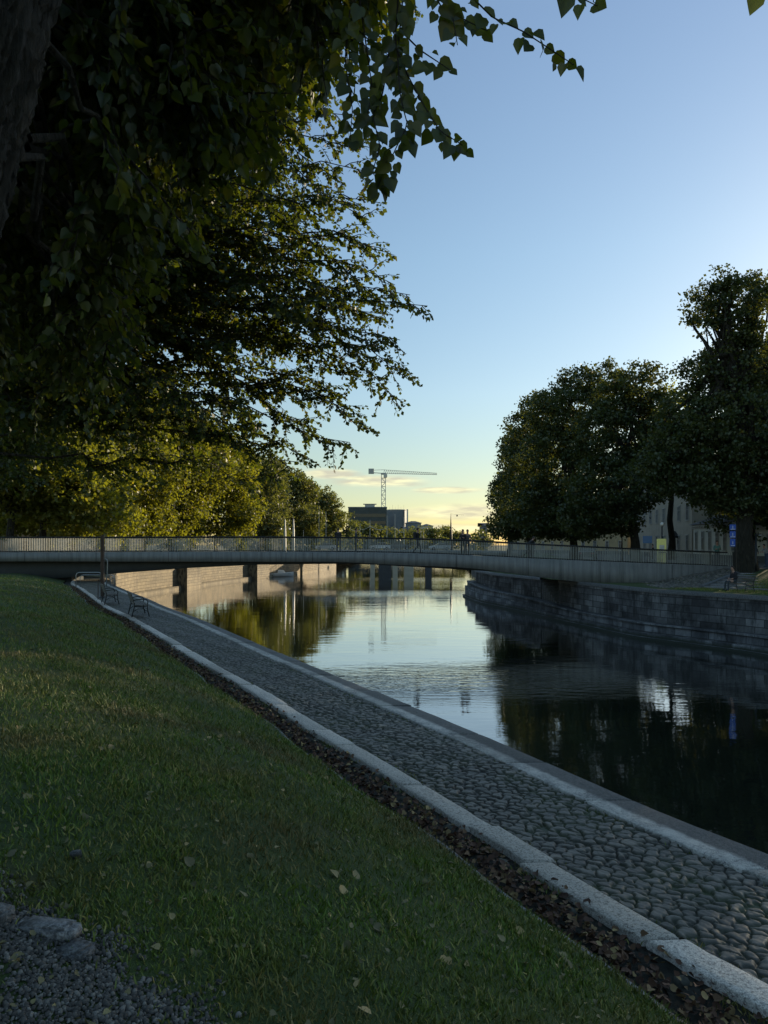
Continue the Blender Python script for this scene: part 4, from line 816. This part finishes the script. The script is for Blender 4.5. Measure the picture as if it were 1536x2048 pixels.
# blue road signs
sg = empty('road_sign', ((1466-768)/F*47, 47, 3.9)); tag(sg, 'blue road signs with white arrows stacked on a pole beside the thick trunk', 'road sign')
MB().tube([(.22, 0, 0), (.22, 0, 3.05)], .035, 8).build('pole', M['iron'], sg)
for k, (zc, hgt2, wd2) in enumerate(((2.85, .36, .40), (2.38, .42, .38), (1.85, .50, .34))):
    f_ = MB().box((-.05, -.06, zc), (wd2, .03, hgt2)).build('panel', M['blue'], sg, bevel=.004)
    MB().box((-.05, -.079, zc-hgt2*.36), (wd2*.8, .006, .03)).bar((-.05, -.079, zc-.1), (-.05, -.079, zc+.1), .03, .006).build('arrow', M['white'], f_)
mp = empty('map_stand', ((1305-1400+768+ (1295-768)-768+95)/F*60, 60, 3.9)); mp.location.x = (1295-768)/F*60; tag(mp, 'notice stand with a pale blue panel behind the bridge railing', 'notice stand')
MB().box((0, 0, 2.15), (.75, .06, .6)).build('panel', M['blue_dark'], mp)
MB().tube([(-.34, .05, 0), (-.34, .05, 2.5)], .03, 6).build('leg', M['steel'], mp); MB().tube([(.34, .05, 0), (.34, .05, 2.5)], .03, 6).build('leg', M['steel'], mp)
m = Mat('lit board', (.42, .50, .16), .5); m.b.inputs['Emission Color'].default_value = (.62, .70, .30, 1); m.b.inputs['Emission Strength'].default_value = .08; M['board'] = m.m
yb = empty('notice_board', ((1323-768)/F*58, 58, 3.9)); tag(yb, 'yellow-green backlit notice board behind the bridge railing', 'notice board')
MB().box((0, 0, 1.1), (.72, .16, 2.2)).build('cabinet', M['board'], yb, bevel=.02); MB().box((0, -.083, 1.45), (.40, .01, .5)).build('poster', M['white'], yb)
MB().box((0, -.083, 1.1), (.56, .012, .07)).build('stripe', M['black'], yb)

# ---------------------------------------------------------------- buildings
def facade(name, A, B, depth, z0, z1, mat, label, cols, rows_, win=(1.0, 1.6), roof=None, cornice=True, wmat=None, frame=True):
    """building whose visible facade runs from A to B (XY); windows are separate parts"""
    A = Vector((*A, 0)); B = Vector((*B, 0)); d = (B-A).normalized(); L = (B-A).length; nrm = Vector((d.y, -d.x, 0))
    if nrm.dot(-A) < 0: nrm = -nrm
    t = empty(name, (A.x, A.y, z0)); tag(t, label, 'building'); o = lambda u, n_, z: d*u+nrm*n_+Vector((0, 0, z)); h = z1-z0
    v = MB(); q = [o(0, 0, 0), o(L, 0, 0), o(L, -depth, 0), o(0, -depth, 0)]; q2 = [p_+Vector((0, 0, h)) for p_ in q]
    v.add(q+q2, [(0, 1, 5, 4), (1, 2, 6, 5), (2, 3, 7, 6), (3, 0, 4, 7), (4, 5, 6, 7)]).build('wall', mat, t)
    rz_ = math.atan2(d.y, d.x)
    if cornice:
        MB().box(o(L/2, .12, h-.18), (L+.3, .30, .22), rz_).build('cornice', M['white_trim'], t)
        MB().box(o(L/2, .07, h-.42), (L+.1, .16, .10), rz_).build('moulding', M['white_trim'], t)
        MB().box(o(L/2, .06, .35), (L+.1, .12, .7), rz_).build('plinth', M['ledge'], t)
    if roof:
        e = .5; rq = [o(-e, e, h), o(L+e, e, h), o(L+e, -depth-e, h), o(-e, -depth-e, h)]; r1_, r2_ = o(depth*.3, -depth/2, h+roof), o(L-depth*.3, -depth/2, h+roof)
        MB().add(rq+[r1_, r2_], [(0, 1, 5, 4), (1, 2, 5), (2, 3, 4, 5), (3, 0, 4), (3, 2, 1, 0)]).build('roof', M['roof'], t)
    for r_ in range(rows_):
        for c_ in range(cols):
            u = L*(c_+.5)/cols; z = h*(r_+.5)/rows_+.15
            w0 = MB(); ww, wh = win
            for (cu, cz, du, dz) in ((u-ww/2, z, .09, wh+.18), (u+ww/2, z, .09, wh+.18), (u, z+wh/2, ww+.09, .09), (u, z-wh/2, ww+.2, .10), (u, z, .05, wh), (u, z+wh*.18, ww, .05)):
                w0.box(o(cu, .05, cz), (du, .12, dz), rz_)
            f_ = w0.build('window', M['white_trim'], t); g = MB().box(o(u, .012, z), (ww, .03, wh), rz_).build('pane', M['glass'], f_)
    return t
M['white_trim'] = plain('pale trim', (.45, .45, .42), .6, 0, .1, 3, 0)
M['roof'] = plain('grey roof', (.06, .06, .065), .6, 0, .2, 2)
M['beige'] = plain('beige stucco', (.40, .36, .29), .85, 0, .12, 1); M['cream'] = plain('cream stucco', (.64, .63, .54), .85, 0, .08, 1); M['orange'] = plain('apricot stucco', (.55, .36, .22), .85, 0, .1, 1)
M['slate'] = plain('dark cladding', (.035, .05, .055), .35, .2, .25, .4, 0); M['drum'] = plain('blue grey cladding', (.13, .16, .19), .5, .2, .15, .4, 0); M['yellow_house'] = plain('ochre stucco', (.42, .33, .18), .85, 0, .1, 1)
def px(x, Yd): return ((x-768)/F*Yd, Yd)
facade('town_house', px(1262, 122), px(1384, 92), 14, 3.8, 15.5, M['beige'], 'tall beige town house behind the dark trees on the right', 9, 3, (1.0, 2.0), 3)
facade('town_house', px(1015, 178), px(1255, 126), 14, 3.8, 13, M['yellow_house'], 'ochre town house hidden low behind the right bank trunks', 12, 3, (1.0, 1.7), 3)
facade('town_house', px(1387, 91), px(1476, 76), 12, 3.8, 8.1, M['cream'], 'low cream town house with narrow windows behind the thick trunk', 6, 1, (.8, 2.2), 2.5)
facade('town_house', px(1490, 74), px(1640, 66), 12, 3.8, 7.6, M['cream'], 'cream house at the right edge behind the black lamp post', 4, 1, (.8, 1.6), 2.5)
facade('town_house', (-68, 104), (-42, 128), 14, 3.4, 14.5, M['orange'], 'apricot house lit by the sun between trunks at far left', 8, 3, (1.2, 1.8), 3)
aw = empty('shop_awning', (*px(1352, 98), 3.9)); tag(aw, 'dark awning with hanging sign on the beige house wall', 'awning')
MB().add([(-.9, -.9, 2.9), (.9, -.9, 2.9), (.9, .6, 3.6), (-.9, .6, 3.6), (-.9, -.9, 2.65), (.9, -.9, 2.65)], [(0, 1, 2, 3), (4, 5, 1, 0)]).build('canopy', M['black'], aw); MB().box((.35, -.9, 2.1), (1.0, .06, .5)).build('hanging_sign', M['black'], aw)
# office block and drum
of = empty('office_block', (*px(735, 330), 3.4)); tag(of, 'dark flat-roofed office block behind the end of the left trees', 'building')
MB().box((0, 8, 9.6), (17.5, 16, 19.2)).build('wall', M['slate'], of)
for k in range(5): MB().box((0, -.06, 2.5+k*3.3), (16.6, .1, 1.5)).build('window_band', M['glass'], of)
MB().box((0, 8, 19.4), (17.8, 16.3, .35)).build('parapet', M['drum'], of); MB().box((1, 6, 20.2), (4.6, 4, 1.5)).build('roof_plant', M['steel'], of); MB().box((1, 6, 21.1), (6.2, 5, .18)).build('plant_cap', M['steel'], of)
dr = empty('drum_building', (*px(792, 352), 3.4)); tag(dr, 'blue grey rounded building right of the crane with its sunlit right edge painted cream', 'building')
MB().lathe((0, 8, 0), [(5.5, 0), (5.5, 19.3), (5.3, 19.3)], 28).build('wall', M['drum'], dr)
MB().lathe((0, 8, 19.3), [(5.65, 0), (5.65, .35)], 28).build('rim', M['white_trim'], dr); MB().box((5.6, 4, 9.8), (.8, 2.2, 19.8)).build('sunlit_edge', M['cream'], dr)  # cream strip paints the sunlight on the drum's right edge
v = MB(); [v.tube([(-3+k*1.4, 8, 19.3), (-3+k*1.4, 8, 21.2+(k % 2))], .04, 4) for k in range(6)]; v.build('antennas', M['steel'], dr)
for i, (x0, x1, Yd, top, mt, lab) in enumerate(((803, 814, 300, 1058, 'orange', 'small pink gabled house under the drum building'), (812, 842, 325, 1046, 'drum', 'low grey flat building right of the drum'), (842, 866, 315, 1052, 'cream', 'pale house roof among the far trees'), (966, 975, 215, 1052, 'drum', 'narrow tower peeking out beside the leftmost dark tree'), (655, 690, 250, 1078, 'cream', 'low pale house far behind the middle of the bridge'))):
    xa, xb = px(x0, Yd)[0], px(x1, Yd)[0]; facade('far_house', (xa, Yd), (xb, Yd), 8, 3.4, at(0, top, Yd).z, M[mt], lab, max(1, int((xb-xa)/2.4)), 2, (.9, 1.2), 1.0, False)
# ---------------------------------------------------------------- tower crane
YC = 345.0
M['crane'] = plain('crane paint', (.62, .60, .52), .5, 0, .1, 1, 0)
cr_ = empty('tower_crane', (px(767, YC)[0], YC, 3.4)); tag(cr_, 'tower crane with long jib above the far buildings', 'crane')
ztop = at(0, 948, YC).z-3.4; w_ = .95
v = MB()
for sx_ in (-1, 1):
    for sy_ in (-1, 1): v.bar((sx_*w_, sy_*w_, 0), (sx_*w_, sy_*w_, ztop), .30)
nk = int(ztop/2.0)
for k in range(nk):
    z0_, z1_ = k*2.0, k*2.0+2.0; s_ = 1 if k % 2 else -1
    for sy_ in (-1, 1): v.bar((-w_*s_, sy_*w_, z0_), (w_*s_, sy_*w_, z1_), .18); v.bar((-w_, sy_*w_, z1_), (w_, sy_*w_, z1_), .15)
    for sx_ in (-1, 1): v.bar((sx_*w_, -w_*s_, z0_), (sx_*w_, w_*s_, z1_), .12)
v.build('tower', M['crane'], cr_)
xj0, xj1 = px(740, YC)[0]-px(767, YC)[0], px(874, YC)[0]-px(767, YC)[0]
v = MB(); zj = ztop+.3; n = 26
for k in range(n):
    u0, u1 = xj1*k/n, xj1*(k+1)/n; hh0, hh1 = 1.7-1.0*k/n, 1.7-1.0*(k+1)/n; d0 = -.7*k/n
    v.bar((u0, -.5, zj-.6*k/n), (u1, -.5, zj-.6*(k+1)/n), .16); v.bar((u0, .5, zj-.6*k/n), (u1, .5, zj-.6*(k+1)/n), .16); v.bar((u0, 0, zj+hh0-.6*k/n), (u1, 0, zj+hh1-.6*(k+1)/n), .18)
    v.bar((u0, -.5, zj-.6*k/n), ((u0+u1)/2, 0, zj+hh0-.6*k/n), .11); v.bar(((u0+u1)/2, 0, zj+hh0-.6*k/n), (u1, .5, zj-.6*(k+1)/n), .11)
v.build('jib', M['crane'], cr_)
v = MB().bar((0, -.5, zj), (xj0, -.5, zj+.4), .25).bar((0, .5, zj), (xj0, .5, zj+.4), .25).bar((0, 0, zj+1.7), (xj0, 0, zj+1.5), .2); v.build('counter_jib', M['crane'], cr_)
MB().box((xj0+.6, 0, zj+1.0), (2.6, 1.8, 2.4)).build('counterweight', M['steel'], cr_); MB().box((.9, -1.4, zj-1.3), (1.7, 1.6, 1.7)).build('cab', M['crane'], cr_, bevel=.1)
MB().box((0, 0, zj-.2), (2.4, 2.4, .7)).build('slewing_ring', M['steel'], cr_)

# ---------------------------------------------------------------- poles and masts behind the bridge
for x, Yd, top, r_, lab in ((638, 170, 1019, .07, 'thin white mast in front of the last left trees, left one of a pair'), (652, 170, 1023, .07, 'thin white mast in front of the last left trees, right one of a pair'), (720, 190, 1047, .08, 'short pole left of the dark office block foot'), (740, 190, 1040, .09, 'pole carrying slack wires below the dark office block'), (774, 200, 1030, .08, 'slim pole right of the crane tower'), (790, 200, 1028, .09, 'pale pole in front of the drum building'), (808, 200, 1034, .09, 'pale pole at the right edge of the drum building'), (842, 200, 1044, .07, 'slim pole near the walker with the backpack, left one'), (847, 205, 1050, .06, 'slim pole near the walker with the backpack, right one'), (607, 150, 1060, .06, 'low mast by the conical lamps')):
    X = px(x, Yd)[0]; o = MB().tube([(0, 0, 0), (0, 0, at(0, top, Yd).z-3.3)], [r_, r_*.6], 6).build('pole', M['crane']); o.location = (X, Yd, 3.3); tag(o, lab, 'pole')
for x, lab in ((570, 'left conical obelisk lamp in front of the left trees'), (587, 'right conical obelisk lamp in front of the left trees')):
    X = px(x, 141)[0]; t = empty('obelisk_lamp', (X, 141, 4.3)); tag(t, lab, 'lamp'); h = at(0, 1040, 141).z-4.3
    MB().lathe((0, 0, 0), [(.35, 0), (.28, .3), (.22, h*.6), (.10, h), (.02, h+.2)], 8).build('shaft', M['crane'], t); MB().bar((-.8, 0, h*.75), (.3, 0, h*.75), .07).build('arm', M['iron'], t); MB().lathe((-.8, 0, h*.75-.35), [(.05, 0), (.18, .1), (.16, .3), (.03, .36)], 8).build('lamp_head', M['globe'], t)
t = empty('mast_lamp', (px(902, 190)[0], 190, 3.4)); tag(t, 'tall tapered lamp mast with a lamp hung on a wire against the yellow sky', 'street lamp'); h = at(0, 1027, 190).z-3.4
MB().lathe((0, 0, 0), [(.30, 0), (.34, h*.45), (.16, h*.8), (.05, h)], 8).build('mast', M['iron'], t)
MB().bar((0, 0, h-.1), (3.4, 0, h-.4), .035).build('wire', M['iron'], t); MB().lathe((1.6, 0, h-.75), [(.03, .5), (.08, .4), (.28, .12), (.22, 0)], 8).build('lamp_head', M['iron'], t)
# slack tram wires
t = empty('overhead_wires', (0, 0, 0)); tag(t, 'slack overhead wires strung between the poles below the office block', 'wires')
v = MB()
for xa, ya, xb, yb2, Yd in ((720, 1058, 740, 1052, 190), (740, 1052, 774, 1056, 190), (700, 1058, 720, 1060, 190), (790, 1055, 808, 1065, 195)):
    a, b = at(xa, ya, Yd), at(xb, yb2, Yd); v.tube([a+(b-a)*k/8+Vector((0, 0, -1.2*math.sin(math.pi*k/8)*(b-a).length/8)) for k in range(9)], .05, 4)
v.build('wire', M['crane'], t)

# ---------------------------------------------------------------- motor boat
bt = empty('motor_boat', (px(562, 128)[0], 128, 0), R(12)); tag(bt, 'small white motor boat moored at the left quay under the bridge', 'boat')
L_, secs = 4.4, []
for k in range(11):
    u = k/10; x = -L_/2+L_*u; w_ = .85*min(1, (1-u)*2.6+.02)**.6; sh = .62+.25*u*u; secs.append([(x, -w_, sh), (x, -w_*.86, .12), (x, 0, -.12), (x, w_*.86, .12), (x, w_, sh)])
V = [p_ for s_ in secs for p_ in s_]; Fa = [(i*5+j, i*5+j+1, (i+1)*5+j+1, (i+1)*5+j) for i in range(10) for j in range(4)]
np_mesh('hull', V, Fa, M['white'], bt, smooth=True); MB().prism([(x, .55) for x in ()] or [(-1.6, .5), (1.7, .62), (1.7, .68), (-1.6, .56)], -.62, .62).build('deck', M['white_trim'], bt)
MB().prism([(.1, .6), (.9, .66), (.45, 1.15), (.1, 1.18), (-.5, 1.15), (-.55, .6)], -.5, .5).build('cabin', M['white'], bt); MB().prism([(.88, .69), (.94, .69), (.5, 1.13), (.44, 1.13)], -.44, .44).build('windshield', M['glass'], bt)
MB().box((-2.32, 0, .55), (.3, .3, .8)).build('outboard_motor', M['black'], bt, bevel=.05)

# ---------------------------------------------------------------- cars
def make_car(col):
    root = empty('parked_car', (0, 0, 0)); c = plain('car paint', col, .3, .1, .03, 1, 0)
    body = [(-2.1, .30), (2.1, .30), (2.18, .55), (2.05, .80), (1.2, .92), (.95, .95), (-1.75, .98), (-2.12, .9), (-2.18, .55)]; MB().prism(body, -.86, .86).build('body', c, root, bevel=.05)
    MB().prism([(1.05, .93), (.35, 1.38), (-1.05, 1.43), (-1.75, .96)], -.72, .72).build('cabin', M['glass'], root, bevel=.03)
    MB().prism([(.40, 1.37), (.33, 1.43), (-1.0, 1.48), (-1.1, 1.42)], -.70, .70).build('roof', c, root)
    for x in (-1.35, 1.35):
        for y in (-.80, .80):
            w = MB(); n_ = 16; w.add([(x+.32*math.cos(k*2*math.pi/n_), y+s_*.1, .32+.32*math.sin(k*2*math.pi/n_)) for s_ in (-1, 1) for k in range(n_)], [tuple(range(n_-1, -1, -1)), tuple(range(n_, 2*n_))]+[(k, (k+1) % n_, (k+1) % n_+n_, k+n_) for k in range(n_)])
            wo = w.build('wheel', M['black'], root); MB().box((x, y*1.13, .32), (.3, .02, .3)).build('rim', M['steel'], wo, bevel=.005)
    for y in (-.62, .62): MB().box((2.14, y, .66), (.08, .32, .14)).build('headlight', M['globe'], root); MB().box((-2.16, y, .72), (.06, .28, .16)).build('tail_light', M['red'], root)
    return root
M['red'] = plain('red lamp', (.4, .02, .02), .3, 0, .02, 1, 0)
for x, Yd, rz_, z0_, col, lab in ((652, 146, 180, 4.55, (.55, .55, .55), 'silver car crossing the far bridge behind the two left walkers'), (760, 147, 180, 4.6, (.7, .7, .68), 'white car crossing the far bridge below the crane'), (800, 150, 0, 4.6, (.05, .05, .06), 'dark car crossing the far bridge left of the walker with the backpack'), (880, 147, 180, 4.55, (.6, .6, .58), 'pale car crossing the far bridge between the two right walkers'), (1176, 84, 70, 3.93, (.03, .035, .04), 'dark car parked under the right trees behind the railing'), (150, 96, 20, 3.4, (.5, .45, .35), 'pale car parked under the left trees'), (470, 150, 175, 4.5, (.5, .5, .5), 'grey car on the left approach of the far bridge')):
    c = make_car(col); c.location = (*px(x, Yd), z0_); c.rotation_euler.z = R(rz_); tag(c, lab, 'car')

# ---------------------------------------------------------------- people
def person(X, Y, Z, heading, pose, top, legs, label, hair=(.03, .02, .015), k=1.0, bag=None, skirt=False):
    t = empty('person', (X, Y, Z), R(heading)); tag(t, label, 'person'); k *= 1.08; t.scale = (k, k, k)
    J = dict(pelvis=(0, 0, .95), waist=(0, 0, 1.10), chest=(0, .0, 1.32), neck=(0, .01, 1.47), head0=(0, .02, 1.56), head1=(0, .03, 1.66), head2=(0, .02, 1.73),
             shL=(-.18, 0, 1.40), elL=(-.23, -.03, 1.13), haL=(-.22, .08, .90), shR=(.18, 0, 1.40), elR=(.23, -.03, 1.13), haR=(.22, .08, .90),
             hiL=(-.09, 0, .90), knL=(-.10, .02, .49), anL=(-.10, -.02, .09), toL=(-.11, .16, .03), hiR=(.09, 0, .90), knR=(.10, .02, .49), anR=(.10, -.02, .09), toR=(.11, .16, .03))
    if pose == 'walk': J.update(knL=(-.1, .22, .52), anL=(-.1, .25, .10), toL=(-.1, .42, .07), knR=(.1, -.02, .48), anR=(.1, -.33, .16), toR=(.1, -.22, .04), haL=(-.22, -.18, .93), elL=(-.22, -.14, 1.14), haR=(.22, .22, .95))
    if pose == 'phone': J.update(elL=(-.22, .05, 1.13), haL=(-.08, .30, 1.22), elR=(.22, .05, 1.13), haR=(.06, .30, 1.20), head1=(0, .06, 1.65), head2=(0, .07, 1.72))
    if pose == 'lean': J.update(chest=(0, .10, 1.30), neck=(0, .15, 1.43), head0=(0, .18, 1.51), head1=(0, .21, 1.60), head2=(0, .21, 1.67), shL=(-.18, .1, 1.38), shR=(.18, .1, 1.38), elL=(-.22, .22, 1.16), haL=(-.12, .42, 1.12), elR=(.22, .22, 1.16), haR=(.12, .42, 1.12))
    if pose == 'push': J.update(waist=(0, .08, 1.06), chest=(0, .25, 1.22), neck=(0, .36, 1.33), head0=(0, .42, 1.40), head1=(0, .47, 1.48), head2=(0, .49, 1.55), shL=(-.18, .3, 1.28), shR=(.18, .3, 1.28), elL=(-.2, .4, 1.02), haL=(-.18, .62, .98), elR=(.2, .4, 1.02), haR=(.18, .62, .98), knL=(-.1, .24, .52), anL=(-.1, .2, .1), toL=(-.1, .36, .05), knR=(.1, -.05, .48), anR=(.1, -.38, .16), toR=(.1, -.28, .04))
    if pose == 'sit': J.update(pelvis=(0, 0, .52), waist=(0, .0, .68), chest=(0, .05, .90), neck=(0, .08, 1.05), head0=(0, .11, 1.13), head1=(0, .14, 1.22), head2=(0, .14, 1.29), shL=(-.18, .05, .98), shR=(.18, .05, .98), elL=(-.22, .08, .72), haL=(-.1, .32, .62), elR=(.22, .08, .72), haR=(.1, .32, .62), hiL=(-.1, .04, .52), hiR=(.1, .04, .52), knL=(-.12, .46, .52), knR=(.12, .46, .50), anL=(-.12, .46, .09), toL=(-.12, .64, .03), anR=(.12, .50, .09), toR=(.12, .68, .03))
    rad = dict(pelvis=(.17, .13), waist=(.16, .13), chest=(.19, .14), neck=(.055, .055), head0=(.07, .075), head1=(.082, .098), head2=(.06, .07), shL=(.065, .065), shR=(.065, .065), elL=(.045, .045), elR=(.045, .045), haL=(.032, .035), haR=(.032, .035), hiL=(.095, .095), hiR=(.095, .095), knL=(.062, .062), knR=(.062, .062), anL=(.045, .045), anR=(.045, .045), toL=(.04, .035), toR=(.04, .035))
    names = list(J); E = [('pelvis', 'waist'), ('waist', 'chest'), ('chest', 'neck'), ('neck', 'head0'), ('head0', 'head1'), ('head1', 'head2'), ('chest', 'shL'), ('shL', 'elL'), ('elL', 'haL'), ('chest', 'shR'), ('shR', 'elR'), ('elR', 'haR'), ('pelvis', 'hiL'), ('hiL', 'knL'), ('knL', 'anL'), ('anL', 'toL'), ('pelvis', 'hiR'), ('hiR', 'knR'), ('knR', 'anR'), ('anR', 'toR')]
    me = bpy.data.meshes.new('body'); me.from_pydata([J[n_] for n_ in names], [(names.index(a), names.index(b)) for a, b in E], []); o = link('tmp', me)
    md = o.modifiers.new('s', 'SKIN'); sk = me.skin_vertices[0].data
    for i, n_ in enumerate(names): sk[i].radius = rad[n_]; sk[i].use_root = n_ == 'pelvis'
    o.modifiers.new('u', 'SUBSURF').levels = 2
    dg = bpy.context.evaluated_depsgraph_get(); me2 = bpy.data.meshes.new_from_object(o.evaluated_get(dg)); bpy.data.objects.remove(o)
    me2.materials.clear()
    for mm in (plain('top cloth', top, .9, 0, .15, 9, 0), plain('leg cloth', legs, .9, 0, .15, 9, 0), M['skin'], M['black']): me2.materials.append(mm)
    seg = dict(head1=2, head0=2, head2=2, neck=2, haL=2, haR=2, chest=0, waist=0, shL=0, shR=0, elL=0, elR=0, pelvis=1, hiL=1, hiR=1, knL=1, knR=1, anL=1, anR=1, toL=3, toR=3)
    JP = np.array([J[n_] for n_ in names]); nn = len(me2.polygons); cen = np.zeros(nn*3); me2.polygons.foreach_get('center', cen); cen = cen.reshape(-1, 3)
    idx = np.argmin(((cen[:, None]-JP[None])**2).sum(-1), 1); me2.polygons.foreach_set('material_index', [seg[names[i]] for i in idx]); me2.polygons.foreach_set('use_smooth', [True]*nn)
    link('body', me2, t)
    hp = Vector(J['head1'])+Vector((0, -.02, .035)); bm = bmesh.new(); bmesh.ops.create_icosphere(bm, subdivisions=2, radius=1)
    for v_ in bm.verts: v_.co = Vector((v_.co.x*.092, v_.co.y*.105, v_.co.z*.11)) + hp + (Vector((0, 0, 0)) if v_.co.y < .3 or v_.co.z > .4 else Vector((0, -.04, .03)))
    mh = bpy.data.meshes.new('hair'); bm.to_mesh(mh); bm.free(); mh.materials.append(plain('hair', hair, .7, 0, .1, 9, 0)); mh.polygons.foreach_set('use_smooth', [True]*len(mh.polygons)); link('hair', mh, t)
    if bag: c_ = Vector(J['chest'])+Vector((0, -.20, -.05)); bo = MB().box((0, 0, 0), (.30, .18, .44)).build('backpack', plain('bag', bag, .8, 0, .1, 5, 0), None, bevel=.05); bo.location = t.matrix_world @ c_ if False else (0, 0, 0); bo.parent = t; bo.location = c_; bo.name = 'backpack'
    return t
def on_bridge(x, dy=1.2): X = (x-768)/F*(YB+dy); return X, YB+dy, deck_z(X)
blk = (.015, .016, .018)
person(*on_bridge(677), 10, 'lean', blk, (.02, .02, .03), 'person in black leaning by the railing in the middle of the bridge', k=.98)
person(*on_bridge(712, 1.6), -80, 'stand', (.05, .06, .07), blk, 'person in grey standing right of the one leaning on the railing', k=.95)
person(*on_bridge(835), -75, 'walk', blk, (.02, .022, .03), 'walker in black with a dark backpack right of the crane', bag=blk, k=1.0)
person(*on_bridge(926, .9), 150, 'phone', (.02, .02, .02), (.015, .015, .015), 'person in a dark long coat against the yellow sky', k=1.0)
person(*on_bridge(935, 1.3), 175, 'stand', (.10, .09, .08), (.02, .02, .02), 'second person close beside the one in the dark long coat', k=1.0)
person(*on_bridge(1055), -80, 'push', blk, (.03, .03, .03), 'person bending forward while pushing along the right half of the bridge', k=.95)
person(*on_bridge(1434, 1.5), 170, 'phone', (.10, .20, .17), (.05, .06, .07), 'person in a green top near the right end of the bridge', k=1.0)
person(px(1507, 52)[0], 52, 3.9, 100, 'walk', (.06, .07, .07), (.03, .03, .04), 'walker in grey right of the thick trunk', k=1.05)
person(px(1533, 55)[0], 55, 3.9, 90, 'lean', (.25, .25, .26), (.05, .07, .12), 'person in a pale top at the right edge of the picture', k=.95)
person(px(1275, 70)[0], 70, 3.95, 0, 'stand', (.03, .03, .035), blk, 'person in dark clothes seen over the railing left of the blue panel', k=1.0)
person(px(1305, 66)[0], 66, 3.95, 90, 'walk', (.02, .02, .02), blk, 'person in black between the blue panel and the yellow board', k=.9)
person(20.55, 42.5, 2.92, 100, 'sit', (.02, .02, .025), (.04, .05, .06), 'person in dark clothes sitting on the right quay bench')
